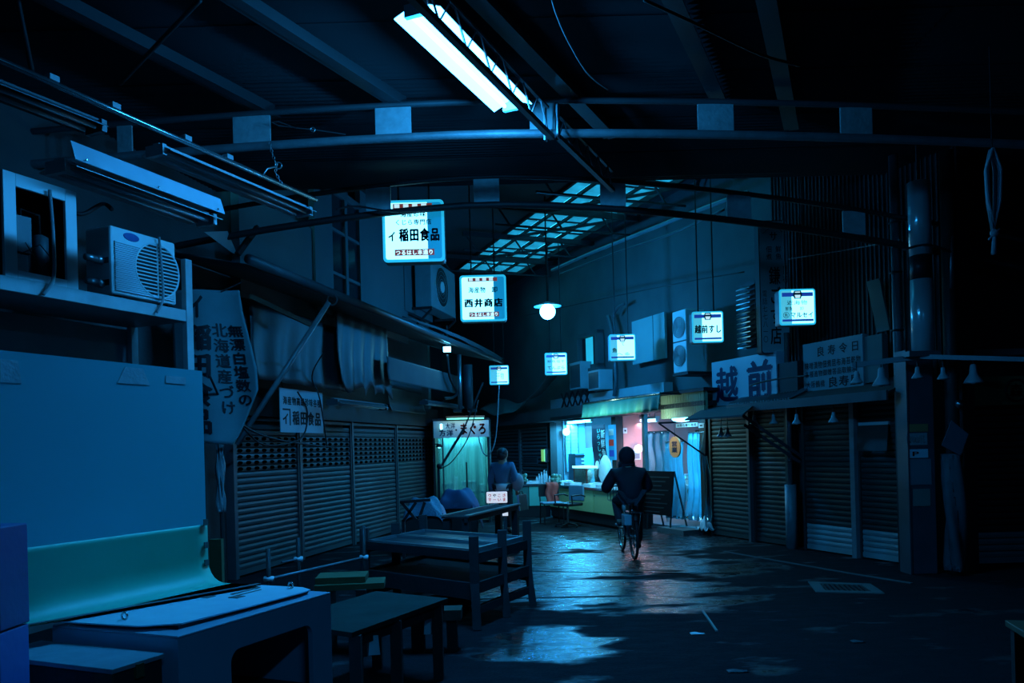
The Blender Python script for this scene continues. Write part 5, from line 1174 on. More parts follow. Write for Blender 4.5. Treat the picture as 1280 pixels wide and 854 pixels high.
for k, (x, w, h) in enumerate(((.18, .26, .16), (.30, .2, .3), (.62, .34, .2), (.86, .2, .12))):
    t = thing('foam_box', ('low white foam box at the left in the tuna stall', 'tall white foam box with a dark stripe in the tuna stall', 'broad white foam box in the middle of the tuna stall', 'small white foam box at the right in the tuna stall')[k], 'box', (t0+W*x, TY+.5+.12*(k % 2), .66)); MB().box(-w/2, w/2, -.1, .1, 0, h).build('body', FOAM, t, bevel=.01); MB().box(-w/2-.01, w/2+.01, -.11, .11, h, h+.03).build('lid', FOAM, t)
r = thing('pole_arm', 'long dark hinged arm slanting from the eave to a post before the tuna stall', 'arm', at(548, 583, 16.2))
o = r.location
MB().bar(at(604, 478, 16.2)-o, at(580, 536, 16.2)-o, .03).bar(at(580, 536, 16.2)-o, at(552, 582, 16.2)-o, .05).build('arm', BLACK, r); MB().bar((0, 0, .02), (0, 0, -o.z), .05).build('post', DARKSTEEL, r); MB().ball((.02, 0, 0), .06, 7).build('hinge', BLACK, r)
cable([at(598, 500, 16.1), at(586, 545, 16.0), at(566, 576, 16.0), at(551, 586, 16.1)], .012, 'thin cable sagging below the long dark hinged arm')
cable([at(624, 482, 16), at(620, 545, 16), at(612, 568, 16), at(604, 566, 16.2), at(598, 546, 16.5)], .012, 'thin cable hanging from the farthest light box past the tuna sign', CABLEG)
r = thing('clip_lamp', 'small spot lamp clipped to the post left of the tuna sign', 'lamp', at(549, 558, TY-.06)); MB().lathe([(.02, .06), (.05, .05), (.07, -.02), (.06, -.02)], n=12).build('shade', DARKSTEEL, r, smooth=True); MB().ball((0, 0, -.02), .03, 7).build('bulb', glow('dim_bulb', (.15, .7, 1), 3), r); MB().box(-.1, -.0, -.01, .01, .04, .06).build('clip', BLACK, r)
r = thing('wall_glint_lamp', 'tiny bright lamp at the left end of the tuna sign', 'lamp', at(551.5, 533.5, TY-.12)); MB().box(-.025, .025, -.01, .03, -.06, .06).build('lens', glow('small_lens', (.3, .8, 1), 6), r); MB().box(-.03, .03, .03, .06, -.07, .07).build('back', BLACK, r)
# awning posts next to the stall
for px, y0, lb in ((574, 455, 'bright-edged pipe rising from the far awning end'), (585, 468, 'pale plastic-wrapped pipe rising beside the far awning end')):
    p = at(px, y0, 17.0); r = thing('wall_pipe', lb, 'pipe', (p.x, 17.0, 2.45)); MB().tube([(0, 0, 0), (0, 0, p.z-2.45+.2)], .05 if px < 580 else .10, 10).build('pipe', GALV if px < 580 else TARP, r, smooth=True); MB().box(-.15, .15, -.05, .6, -.06, 0).build('foot_bracket', DARKSTEEL, r)
# little lit price sign on its stand
p = at(625, 630, 14.2); r = thing('lit_price_sign', 'small lit white sign with red and black letters on a pale stand behind the bench', 'sign', (p.x, 14.2, 0)); z0, z1 = at(620, 629, 14.2).z, at(620, 615, 14.2).z; hw = (at(634, 620, 14.2).x-at(608, 620, 14.2).x)/2
PS = glow('price_sign_white', (.62, .72, .86), .9); RS = glow('red_sign_ink', (.30, .02, .015), .8)
ox = at(621, 620, 14.2).x-p.x
MB().box(ox-hw, ox+hw, 0, .06, z0, z1).build('panel', PS, r, bevel=.015)
for ch, k, up, m in (('ウ', 0, 1, RS), ('や', 1, 1, INK), ('こ', 2, 1, RS), ('さ', 3, 1, RS), ('干', 0, 0, RS), ('ー', 1, 0, RS), ('い', 2, 0, RS), ('ま', 3, 0, RS)):
    x = ox-hw+2*hw*(.06+.23*k); zz = z0+(z1-z0)*(.50 if up else .12); text(ch, x, x+hw*.4, zz, zz+(z1-z0)*.36, -.004, m, r, bold=.03)
sx = at(631.5, 640, 14.2).x-p.x
MB().box(sx-.05, sx+.05, .0, .05, at(630, 645, 14.2).z, z0-.04).build('stand_card', PS, r); MB().box(sx-.03, sx+.03, .01, .05, 0, z0).box(sx-.2, sx+.1, -.08, .14, 0, .03).build('stand', STEEL, r)
# ================================================================ people
def skin(name, J, E, m, parent, sub=2, root=0, flat=None):
    me = bpy.data.meshes.new(name); me.from_pydata([j[0] for j in J], E, []); o = bpy.data.objects.new(name, me); C.objects.link(o)
    sk = o.modifiers.new('skin', 'SKIN'); sk.use_smooth_shade = True
    for i, j in enumerate(J):
        r = j[1]; me.skin_vertices[0].data[i].radius = (r, r) if not isinstance(r, tuple) else r
        me.skin_vertices[0].data[i].use_root = (i == root)
    sb = o.modifiers.new('sub', 'SUBSURF'); sb.levels = sb.render_levels = sub
    dg = bpy.context.evaluated_depsgraph_get(); m2 = bpy.data.meshes.new_from_object(o.evaluated_get(dg)); m2.name = name
    o.modifiers.clear(); o.data = m2; m2.materials.clear(); m2.materials.append(m); m2.shade_smooth(); o.parent = parent; return o
SKINM = mat('skin', (.45, .28, .2), .6, bump=.03); HAIR = mat('black_hair', (.012, .01, .01), .55, bump=.2, bscale=80)
NAVYW = mat('dark_navy_coat', (.012, .014, .022), .85, var=.3, bump=.2); TROU = mat('dark_trousers', (.035, .04, .05), .85, bump=.15); SHOE = mat('dark_shoe', (.015, .015, .017), .5)
def figure(parent, P, coat, coat_m, trou_m, hood=False, coat_extra=.045, hem=None):
    """P: named joints; grows body, garments and head parts"""
    V = lambda k: Vector(P[k])
    J = []; E = []
    def j(p, r, prev=None):
        J.append((tuple(p), r)); k = len(J)-1
        if prev is not None: E.append((prev, k))
        return k
    pel = j(V('pelvis'), .12); mid = j(V('pelvis').lerp(V('chest'), .5), .11, pel); ch = j(V('chest'), .13, mid); nk = j(V('neck'), .055, ch)
    hd = j(V('head'), .092, nk); hm = V('head')+(V('head')-V('neck')).normalized()*.08; j(hm, .085, hd)
    for s in 'LR':
        sh = j(V('sh'+s), .06, ch); el = j(V('el'+s), .045, sh); wr = j(V('wr'+s), .03, el)
        d = (V('wr'+s)-V('el'+s)).normalized(); side = Vector((1, 0, 0)) if abs(d.x) < .7 else Vector((0, 1, 0)); side = (side-d*side.dot(d)).normalized(); cv = d.cross(side)*(1 if s == 'L' else -1)
        pm = j(V('wr'+s)+d*.06, .032, wr)
        for q, ln in ((-.030, .055), (-.010, .068), (.010, .062), (.030, .048)):
            a = j(V('wr'+s)+d*.095+side*q, .0095, pm); b_ = j(V('wr'+s)+d*(.095+ln*.6)+side*q+cv*.012, .009, a); j(V('wr'+s)+d*(.095+ln)+side*q+cv*.034, .008, b_)
        t = j(V('wr'+s)+d*.05+side*.045*(-1 if s == 'L' else 1), .011, pm); j(V('wr'+s)+d*.085+side*.06*(-1 if s == 'L' else 1)+cv*.015, .009, t)
        hp = j(V('hip'+s), .085, pel); kn = j(V('kn'+s), .058, hp); an = j(V('an'+s), .038, kn); j(V('toe'+s), .03, an)
    skin('body', J, E, SKINM, parent)
    # garments
    J2 = []; E2 = []; e = coat_extra
    def g(p, r, prev=None):
        J2.append((tuple(p), r)); k = len(J2)-1
        if prev is not None: E2.append((prev, k))
        return k
    hemp = V('pelvis')+(Vector(hem) if hem else Vector((0, 0, -.06)))
    a = g(hemp, .13+e); b0 = g(V('pelvis').lerp(V('chest'), .45), .115+e, a); c_ = g(V('chest'), .125+e, b0); g(V('chest').lerp(V('neck'), .8), .07+e*.5, c_)
    for s in 'LR':
        x = g(V('sh'+s), .062+e*.7, c_); y = g(V('el'+s), .05+e*.7, x); g(V('wr'+s).lerp(V('el'+s), .08), .040+e*.5, y)
    skin(coat, J2, E2, coat_m, parent)
    J2.clear(); E2.clear()
    a = g(V('pelvis')+Vector((0, 0, .04)), .135)
    for s in 'LR':
        x = g(V('hip'+s), .10, a); y = g(V('kn'+s), .078, x); g(V('an'+s).lerp(V('kn'+s), .06), .062, y)
    skin('trousers', J2, E2, trou_m, parent)
    for s in 'LR':
        d = (V('toe'+s)-V('an'+s)); J2.clear(); E2.clear(); a = g(V('an'+s)-d*.25-Vector((0, 0, .02)), .045); b1 = g(V('an'+s)+d*.4-Vector((0, 0, .02)), .047, a); g(V('toe'+s), .035, b1); skin('shoe', J2, E2, SHOE, parent)
    hc = V('head'); f = Vector(P['face']).normalized(); rt = f.cross(Vector((0, 0, 1))).normalized(); up = Vector((0, 0, 1))
    MB().ball(hc+f*.095-up*.005, .018, 6, (1, 1.2, 1.2)).build('nose', SKINM, parent, smooth=True)
    MB().ball(hc+f*.082-up*.05, .022, 6, (1.2, .5, .4)).build('mouth', mat('lips', (.3, .12, .1), .5), parent, smooth=True)
    for s in (-1, 1):
        MB().ball(hc+f*.078+rt*.034*s+up*.022, .013, 6).build('eye', mat('eye_white', (.5, .5, .5), .3), parent, smooth=True)
        if not hood: MB().ball(hc+rt*.094*s, .028, 6, (.5, .7, 1.1)).build('ear', SKINM, parent, smooth=True)
    hp_ = hc+up*.045-f*.018
    if hood:
        mb = MB().ball(hp_-f*.02-up*.02, .122, 12, (1, 1, 1.18)); mb.tube([hc-up*.16, hc-up*.05], [.13, .12], 12); mb.build('hood', coat_m, parent, smooth=True)
    else: MB().ball(hp_, .108, 12, (1, 1, .98)).ball(hp_-f*.03-up*.05, .095, 10).build('hair', HAIR, parent, smooth=True)

# ---------------------------------------------------------------- bicycle and cyclist
pr, pf = at(793, 700, 11.1), at(779, 690, 12.1)
hd = math.atan2(-(pf.x-pr.x), pf.y-pr.y)
BX = (pr.x, 11.1, 0)
bk = thing('bicycle', 'dark city bicycle seen from behind under the riding person', 'bicycle', BX, hd)
for y, nm in ((.0, 'rear_wheel'), (1.06, 'front_wheel')):
    o = MB().ring((0, y, .335), .315, .020, 'x', 30, 8).build(nm, RUBBER, bk, smooth=True)
    MB().ring((0, y, .335), .29, .011, 'x', 30, 6).build('rim', STAIN, o, smooth=True)
    mb = MB()
    for k in range(18): a = 2*PI*k/18; mb.bar((.02*(-1)**k, y+.02*math.cos(a), .335+.02*math.sin(a)), (0, y+.285*math.cos(a), .335+.285*math.sin(a)), .003)
    mb.build('spokes', STAIN, o)['kind'] = 'stuff'
    MB().tube([(-.05, y, .335), (.05, y, .335)], .025, 8).build('hub', STAIN, o)
    MB().sheet(lambda a, c: (-.028+.056*c, y+.35*math.cos(.35+2.1*a), .335+.35*math.sin(.35+2.1*a)), 14, 2, .003).build('mudguard', BLACK, bk, smooth=True)
FRM = mat('bicycle_paint', (.02, .03, .05), .35)
MB().tube([(0, .42, .29), (0, .22, .78)], .017, 8).tube([(0, .42, .29), (0, .86, .72)], .02, 8).tube([(0, .40, .36), (0, .87, .80)], .018, 8).build('frame', FRM, bk, smooth=True)
for s in (-1, 1):
    MB().tube([(.06*s, 0, .335), (.035*s, .42, .29)], .010, 6).tube([(.06*s, 0, .335), (.03*s, .24, .68)], .009, 6).build('rear_stay', FRM, bk, smooth=True)
    MB().tube([(.055*s, 1.06, .335), (.04*s, .92, .68), (.0, .88, .72)], .012, 6).build('fork_leg', FRM, bk, smooth=True)
    MB().tube([(0, .82, .98), (.12*s, .86, .99), (.24*s, .78, .97), (.27*s, .66, .95)], .012, 8).build('handlebar', STAIN, bk, smooth=True)
    MB().tube([(.265*s, .70, .955), (.28*s, .58, .94)], .018, 8).build('grip', RUBBER, bk, smooth=True)
    MB().tube([(.05*s, .42, .29), (.08*s, .42, .29+(.165 if s < 0 else -.165))], .012, 6).box(.08*s-.02+.06*s-.03, .08*s+.02+.06*s-.0, .37, .47, .28+(.165 if s < 0 else -.165), .305+(.165 if s < 0 else -.165)).build('crank', STEEL, bk)
MB().tube([(0, .88, .70), (0, .83, .99)], .014, 8).build('stem', STAIN, bk, smooth=True)
MB().ball((0, .16, .80), .12, 10, (.8, 1.1, .35)).build('saddle', BLACK, bk, smooth=True)
MB().box(-.09, .09, -.18, .18, .66, .675).tube([(-.08, -.15, .66), (-.06, 0, .36)], .007, 5).tube([(.08, -.15, .66), (.06, 0, .36)], .007, 5).build('rear_rack', STAIN, bk)
MB().box(-.035, .035, -.21, -.19, .56, .61).build('reflector', mat('red_reflector', (.4, .02, .02), .2), bk)
MB().box(-.15, -.05, -.17, .1, .50, .64).build('pale_bundle', mat('pale_bundle', (.4, .46, .5), .5), bk, bevel=.01)
mb = MB()
for k in range(9):
    x = -.18+.045*k; mb.bar((x, .96, .76), (x, .96, .98), .006); mb.bar((x, 1.24, .76), (x, 1.24, .98), .006); mb.bar((x, .96, .76), (x, 1.24, .76), .006)
for z in (.76, .87, .98): mb.bar((-.18, .96, z), (.18, .96, z), .007).bar((-.18, 1.24, z), (.18, 1.24, z), .007).bar((-.18, .96, z), (-.18, 1.24, z), .007).bar((.18, .96, z), (.18, 1.24, z), .007)
mb.build('basket', STEEL, bk)['kind'] = 'stuff'
MB().box(.03, .045, .05, .5, .26, .40).build('chain_guard', BLACK, bk)
rd = thing('person', 'person in a dark hooded coat riding a bicycle away down the lane', 'person', BX, hd)
figure(rd, dict(pelvis=(0, .14, .90), chest=(0, .32, 1.14), neck=(0, .42, 1.28), head=(0, .46, 1.41), shL=(-.20, .38, 1.19), shR=(.20, .38, 1.19), elL=(-.31, .42, .99), elR=(.30, .44, .98), wrL=(-.285, .62, .96), wrR=(.285, .62, .96),
     hipL=(-.10, .16, .86), hipR=(.10, .16, .86), knL=(-.15, .56, .80), knR=(.14, .46, .50), anL=(-.135, .38, .49), anR=(.13, .37, .17), toeL=(-.135, .50, .475), toeR=(.13, .49, .15), face=(0, 1, 0)), 'coat', NAVYW, TROU, True, .055, (0, -.05, -.14))
# ---------------------------------------------------------------- standing person with bag
PY = 15.0; pp = at(629.5, 640, PY)
st = thing('person', 'person standing with back turned, blue jacket, dark trousers and a shoulder bag', 'person', (pp.x, PY, 0), -.25)
BLJ = mat('blue_jacket', (.05, .15, .25), .8, var=.2, bump=.15)
figure(st, dict(pelvis=(0, 0, .88), chest=(0, .0, 1.18), neck=(0, .0, 1.34), head=(.01, .02, 1.46), shL=(-.18, 0, 1.27), shR=(.18, 0, 1.27), elL=(-.235, -.02, 1.0), elR=(.24, .0, 1.0), wrL=(-.225, .06, .77), wrR=(.23, .14, .80),
     hipL=(-.09, 0, .84), hipR=(.09, 0, .84), knL=(-.09, .02, .46), knR=(.095, .03, .46), anL=(-.09, -.01, .075), anR=(.10, .02, .075), toeL=(-.10, .14, .035), toeR=(.11, .17, .035), face=(.35, 1, -.1)), 'jacket', BLJ, mat('black_trousers', (.014, .015, .018), .85, bump=.1), False, .03, (0, 0, .02))
MB().lathe([(.150, 0), (.165, .02), (.16, .13), (.14, .14)], (0, 0, .80), 18).build('shirt_tail', mat('pale_shirt', (.42, .5, .5), .8), st, smooth=True)
bag = thing('shoulder_bag', 'grey shoulder bag hanging at the right side of the standing person', 'bag', (pp.x+.27, PY-.02, .83), -.25)
MB().ball((0, 0, .13), .17, 10, (.75, .55, 1)).build('body', mat('grey_bag', (.22, .26, .3), .6, bump=.3), bag, smooth=True)
MB().tube([(-.02, -.02, .27), (-.06, -.04, .42), (-.10, -.02, .50), (-.10, .06, .48), (-.02, .06, .25)], .012, 6).build('strap', BLACK, bag, smooth=True)
cs = thing('carrying_case', 'thin dark case with bright edges hanging from the hand of the standing person', 'case', (pp.x+.35, PY+.1, .42), -.5)
MB().box(-.02, .02, -.15, .15, 0, .30).xf(lambda v: Vector((v.x+.12*(.3-v.z), v.y, v.z))).build('body', BLACK, cs, bevel=.01); MB().bar((.036, -.155, 0), (0, -.155, .30), .03).bar((.036, .155, 0), (0, .155, .30), .03).build('metal_edge', STAIN, cs)['kind'] = 'stuff'
MB().tube([(0, -.06, .30), (-.02, -.04, .36), (-.02, .04, .36), (0, .06, .30)], .009, 6).build('handle', BLACK, cs)

# ================================================================ carts, tables and planks
CW = mat('weathered_cart_wood', (.028, .032, .034), .85, spec=.2, var=.4, scale=6, bump=.3); RIMM = mat('tray_rim', (.3, .34, .36), .35, .6)
c_ = onz(595, 786); dd = onz(661, 757); r = thing('market_cart', 'heavy wooden market cart with two sunken metal-rimmed trays and corner posts', 'cart', c_)
e1 = (dd-c_); e2 = Vector((-.85, .75, 0)).normalized()*1.55
Pt = lambda a, b, z: e1*a+e2*b+Vector((0, 0, z))
TOP = .68
for a, h in ((0, .82), (.5, .82), (1, .86)):
    for b in (0, 1):
        q = -.05 if b == 0 else 0
        o = MB().bar(Pt(a, b, .36), Pt(a, b, h), .085).bar(Pt(a, b, .40), Pt(a+(a-.5)*.06, b+q*.5, 0), .09, .075).build('corner_post', CW, r)
for b in (0, 1):
    MB().bar(Pt(0, b, .62), Pt(1, b, .62), .04, .09).build('side_rail', CW, r); MB().bar(Pt(0, b, .36), Pt(1, b, .36), .06, .10).build('side_rail', CW, r); MB().bar(Pt(0, b, .16), Pt(1, b, .16), .05, .07).build('side_rail', CW, r)
for a in (0, 1):
    MB().bar(Pt(a, 0, .65), Pt(a, 1, .65), .04, .08).build('long_rail', CW, r); MB().bar(Pt(a, 0, .33), Pt(a, 1, .33), .04, .15).build('long_rail', CW, r)
for a0_, a1_ in ((.03, .47), (.53, .97)):
    z0 = TOP-.015
    MB().slab([Pt(a0_, .03, z0), Pt(a1_, .03, z0), Pt(a1_, .97, z0), Pt(a0_, .97, z0)], (0, 0, .012)).build('tray_floor', mat('dark_tray', (.05, .065, .075), .35, .3), r)
    MB().bar(Pt(a0_, .03, TOP), Pt(a1_, .03, TOP), .04, .05).bar(Pt(a1_, .03, TOP), Pt(a1_, .97, TOP), .03, .05).bar(Pt(a0_, .97, TOP), Pt(a1_, .97, TOP), .03, .05).bar(Pt(a0_, .03, TOP), Pt(a0_, .97, TOP), .03, .05).build('tray_rim', RIMM, r)
MB().slab([Pt(.02, .02, .36), Pt(.98, .02, .36), Pt(.98, .98, .36), Pt(.02, .98, .36)], (0, 0, .02)).build('lower_shelf', CW, r)
t = thing('covered_bundle', 'low bundle under a grey sheet on the ground beneath the market cart', 'bundle', c_+Pt(.55, .5, 0)); MB().ball((0, 0, .06), .3, 10, (1, .8, .22)).build('sheet', TARP, t, smooth=True)
# long bench beyond the cart
r = thing('market_bench', 'long narrow market bench with thick legs behind the cart', 'bench', (.06, 12.2, 0), math.atan2(.34, 1)*-1)
BL = 2.1
MB().box(-.34, .04, -BL, 0, .71, .735).build('top', CW, r, bevel=.004); MB().box(-.02, .05, -BL, 0, .735, .755).box(-.35, -.30, -BL, 0, .735, .755).build('edge_strip', RIMM, r)
for y in (-.06, -BL+.08):
    for x in (-.29, -.02): MB().box(x-.045, x+.045, y-.045, y+.045, 0, .70).build('leg', CW, r)
MB().box(-.02, .02, -BL, 0, .66, .71).build('apron', CW, r)
# low work table and planks in front
tp = [onz(440, 791, .55), onz(560, 748, .55), onz(470, 739, .55)]; tp.append(tp[0]+tp[2]-tp[1])
o = tp[0].xy.to_3d(); r = thing('low_table', 'low table with a worn greenish plank top beside the display cabinet', 'table', o)
mb = MB().slab([p-o for p in tp], (0, 0, -.03)); mb.build('top', mat('worn_green_ply', (.02, .036, .030), .9, spec=.12, var=.4, scale=5, bump=.2), r)
for a, b in ((.06, .04), (.45, .05), (.92, .06), (.06, .9), (.92, .9)):
    p = tp[0].lerp(tp[1], a)*(1-b)+tp[3].lerp(tp[2], a)*b-o; MB().bar((p.x, p.y, 0), (p.x, p.y, .52), .07).build('leg', DWOOD, r)
MB().bar(tp[0].lerp(tp[3], .08).lerp(tp[1].lerp(tp[2], .08), .05)-o-Vector((0, 0, .07)), tp[1].lerp(tp[2], .08)-o-Vector((0, 0, .07)), .03, .08).build('apron', DWOOD, r)
for k, (x, y) in enumerate(((462, 795), (531, 772))): tag(MB().slab([(0, 0, 0), (.05, .01, 0), (.06, .01, -.12), (-.01, 0, -.12)], (0, .004, 0)).build('paper_tag', FOAM, None, at(x, y, 4.9 if k == 0 else 5.6)), ('pale paper scrap hanging under the near edge of the low table', 'pale paper scrap hanging under the far corner of the low table')[k], 'paper')
q0, q1 = onz(412, 723, .62), onz(470, 728, .60)
r = thing('plank_stack', 'stack of two yellowish planks behind the low table', 'planks', (q0.x, q0.y, 0))
for k in range(2): MB().box(-.12, .42-.15*k, .05*k, .30+.05*k, .52+.05*k, .565+.05*k).build('plank', WOODG, r, None, .12-.03*k)
for x in (-.1, .2): MB().box(x, x+.08, 0, .3, 0, .52).build('trestle_leg', DWOOD, r)['kind'] = 'stuff'
r = thing('crate_block', 'plank end and block showing between the low table and the cart leg', 'block', at(545, 765, 6.3).xy.to_3d()); zq = at(555, 765, 6.3).z
MB().box(-.25, .2, -.05, .15, zq-.06, zq+.02).build('plank', WOOD, r); MB().box(-.2, -.1, 0, .1, 0, zq-.06).box(.08, .16, 0, .1, 0, zq-.06).build('foot', DWOOD, r)['kind'] = 'stuff'
# pipe stand with white joints
a_, b_ = at(336, 724, 6.9), at(455, 697, 8.0)
r = thing('pipe_rack', 'low pipe rack with white joints in front of the unlit shutters', 'rack', a_.xy.to_3d()); o = r.location; PIPE = mat('grey_pipe', (.22, .25, .28), .4, .4); JW = mat('white_joint', (.7, .75, .78), .5)
MB().tube([a_-o, b_-o], .014, 8).build('rail', PIPE, r, smooth=True)
c2 = at(373, 699, 7.6); MB().tube([c2-o, at(352, 703, 7.4)-o], .01, 6).build('rail', PIPE, r)
for p, hh in ((a_, at(336, 686, 6.9).z), (b_, at(458, 657, 8.0).z), (c2, at(373, 672, 7.6).z)):
    MB().tube([(p.x-o.x, p.y-o.y, 0), (p.x-o.x, p.y-o.y, hh)], .02, 8).build('post', DARKSTEEL, r, smooth=True); MB().tube([p-o-Vector((.04, 0, 0)), p-o+Vector((.04, 0, 0))], .026, 8).build('joint', JW, r, smooth=True)
# covered heaps near the tuna stall
def heap(px, py, Y, w, h, label, m, d=.5):
    p = at(px, py, Y); r = thing('covered_heap', label, 'tarpaulin', (p.x, Y, 0)); top = p.z
    MB().box(-w*.4, w*.4, -d*.35, d*.35, 0, top-h*.9).build('crate', DWOOD, r)
    MB().sheet(lambda a, c: (w*(a-.5), d*(c-.5), top-h+h*max(0, math.sin(PI*a)*math.sin(PI*c))**.45+.05*math.sin(13*a+3*c)*math.sin(9*c)-.35*(2*abs(a-.5))**6), 26, 18, .006).build('cover', m, r, smooth=True); return r
heap(531, 622, 12.9, .75, .28, 'crumpled blue netting sheet over a heap beside the far shutters', mat('blue_net', (.20, .34, .46), .5, var=.5, scale=40, bump=.7, bscale=40))
heap(573, 611, 14.4, .85, .34, 'dark blue smooth cover over a heap before the tuna stall', mat('dark_blue_cover', (.07, .12, .24), .6, bump=.2))
r = thing('trestle', 'black folding trestle standing before the crumpled blue sheet', 'trestle', at(515, 640, 11.6).xy.to_3d()); o = r.location
for a, b in (((502, 628), (520, 650)), ((520, 628), (504, 652)), ((531, 628), (524, 648)), ((500, 628), (538, 625))): MB().bar(at(*a, 11.6)-o, at(*b, 11.6)-o, .04).build('bar', BLACK, r)
for px in (504, 524): MB().bar(at(px, 650, 11.6)-o, Vector((at(px, 650, 11.6).x-o.x, 0, 0)), .04).build('leg', BLACK, r)
p = onz(1256, 775, .72)
r = thing('corner_table', 'dark table corner at the lower right edge of the picture', 'table', (p.x, p.y, 0), -.25)
MB().box(0, 1.0, -.9, 0, .69, .72).build('top', mat('brown_top', (.16, .09, .05), .4), r, bevel=.004)
for x in (.04, .95):
    for y in (-.05, -.85): MB().box(x-.025, x+.025, y-.025, y+.025, 0, .69).build('leg', DARKSTEEL, r)

# ================================================================ pillar, poles, garage front on the right
p = at(1147, 600, 9.45)
r = thing('steel_pillar', 'dark steel pillar with torn posters between the shutters and the garage front', 'pillar', (p.x, 9.45, 0)); PIL = mat('pillar_paint', (.05, .062, .075), .5, .2, var=.4)
MB().box(-.15, .15, -.12, .12, 0, 2.62).build('shaft', PIL, r, bevel=.01); MB().box(-.17, -.15, -.13, .13, 0, 2.62).build('flange', PIL, r)
for k, (px, py, w_, h_, m, ch) in enumerate(((1148, 535, .22, .09, mat('rusty_label', (.35, .16, .06), .6), ''), (1146, 549, .24, .14, mat('poster_grey', (.22, .26, .27), .6), '火の用心'), (1148, 567, .22, .10, BLW, 'P'), (1150, 590, .26, .30, mat('poster_dark', (.12, .15, .17), .6), ''), (1152, 622, .2, .2, mat('poster_olive', (.13, .16, .14), .7), ''))):
    z = at(px, py, 9.33).z; x = at(px, py, 9.33).x-p.x
    MB().box(x-w_/2, x+w_/2, -.126, -.121, z-h_/2, z+h_/2).build('poster', m, r)
    if ch: text(ch, x-w_*.4, x+w_*.4, z-h_*.4, z+h_*.4, -.129, INK if k != 1 else FOAM, r, bold=.02)
dct = at(1151, 330, 9.3); r = thing('duct', 'shiny white metal duct running up above the poster pillar', 'duct', (dct.x, 9.3, 0)); zt_, zb_ = at(1151, 228, 9.3).z, at(1151, 441, 9.3).z
SHEEN = mat('shiny_white_duct', (.62, .68, .7), .22, .35, var=.1, bump=.05, bscale=6)
zm1, zm2 = at(1150, 320, 9.3).z, at(1150, 350, 9.3).z
for a, b in ((zm1, zt_), (zb_, zm2)): MB().tube([(0, 0, a), (0, 0, b)], .125, 20).build('duct_section', SHEEN, r, smooth=True)
MB().tube([(0, 0, zm2), (0, 0, zm1)], .12, 16).build('collar', BLACK, r, smooth=True); MB().box(-.16, .16, -.02, .16, zb_-.05, zb_).box(-.02, .02, 0, .02, zt_, 5.0).build('support', DARKSTEEL, r)['kind'] = 'stuff'
for x_, y0, rr, lb, m in ((1129, 228, .055, 'grey pipe running beside the shiny white duct', STEEL),): 
    q = at(x_, y0, 9.45); r = thing('grey_pipe', lb, 'pipe', (q.x, 9.68, 0)); MB().tube([(0, 0, 0), (0, 0, q.z+.4)], rr, 10).build('pipe', STEEL, r, smooth=True)
    for z in (2.9, 3.6, 4.2): MB().ring((0, 0, z), rr+.008, .012, 'z', 14).build('clip', DARKSTEEL, r)
q = at(1193, 640, 9.25); r = thing('utility_pole', 'dark pole wrapped in plastic and old tape right of the poster pillar', 'pole', (q.x, 9.25, 0))
MB().tube([(0, 0, 0), (.01, 0, 4.9)], .075, 12).build('pole', DARKSTEEL, r, smooth=True)
MB().sheet(lambda a, c: ((.10+.03*math.sin(3*2*PI*a+7*c))*math.cos(2*PI*a), (.10+.03*math.sin(3*2*PI*a+7*c))*math.sin(2*PI*a), .05+1.35*c), 20, 16, .003).build('plastic_wrap', mat('grey_wrap', (.06, .08, .09), .35, bump=.5, bscale=18), r, smooth=True)
MB().tube([(.0, -.05, 3.3), (.02, -.05, 3.9)], .03, 8).build('sleeve', GALV, r, smooth=True)
MB().slab([(-.22, -.16, 1.50), (.0, -.14, 1.38), (.10, -.14, 1.62), (-.10, -.16, 1.78)], (0, -.015, 0)).build('hanging_card', mat('card_blue_grey', (.09, .12, .15), .5), r); MB().lathe([(.04, .06), (.05, .0), (.02, -.04)], (.02, -.12, 1.95), 10).build('small_lamp', STAIN, r, smooth=True)
FG = Frame((0, GY), (1, 0)); g0_ = FG.hit(1203, 640)[0]; zh = FG.hit(1240, 508)[1]
shutter(FG, g0_, 9.4, .02, zh, 'wide dark garage shutter with a pale base right of the wrapped pole', mat('black_shutter', (.035, .04, .042), .6, .2, var=.3), pitch=.08, pale=4, low=PALE, off=0, rails=True)
s0, s1, z0, z1 = FG.rect(1206, 470, 1330, 506, .2); r = here('garage_sign', 'dim olive sign board with a round dark crest above the garage shutter', 'sign', FG, s0, .2, z0)
MB().box(0, s1-s0, 0, .1, 0, z1-z0).build('board', mat('dim_olive', (.10, .12, .05), .6, var=.15), r); xe = FG.hit(1270, 488, .2)[0]-s0; MB().ring((xe, -.004, (z1-z0)*.5), .13, .014, 'y').build('crest_ring', INK, r); text('森', xe-.09, xe+.09, (z1-z0)*.5-.09, (z1-z0)*.5+.09, -.006, INK, r, bold=.03)
s0, s1, z0, z1 = FG.rect(1196, 436, 1330, 444, .3); r = here('garage_eave', 'pale strip eave above the olive garage sign', 'eave', FG, s0, .3, z0); MB().box(0, s1-s0, 0, .3, 0, z1-z0).build('strip', STEEL, r)
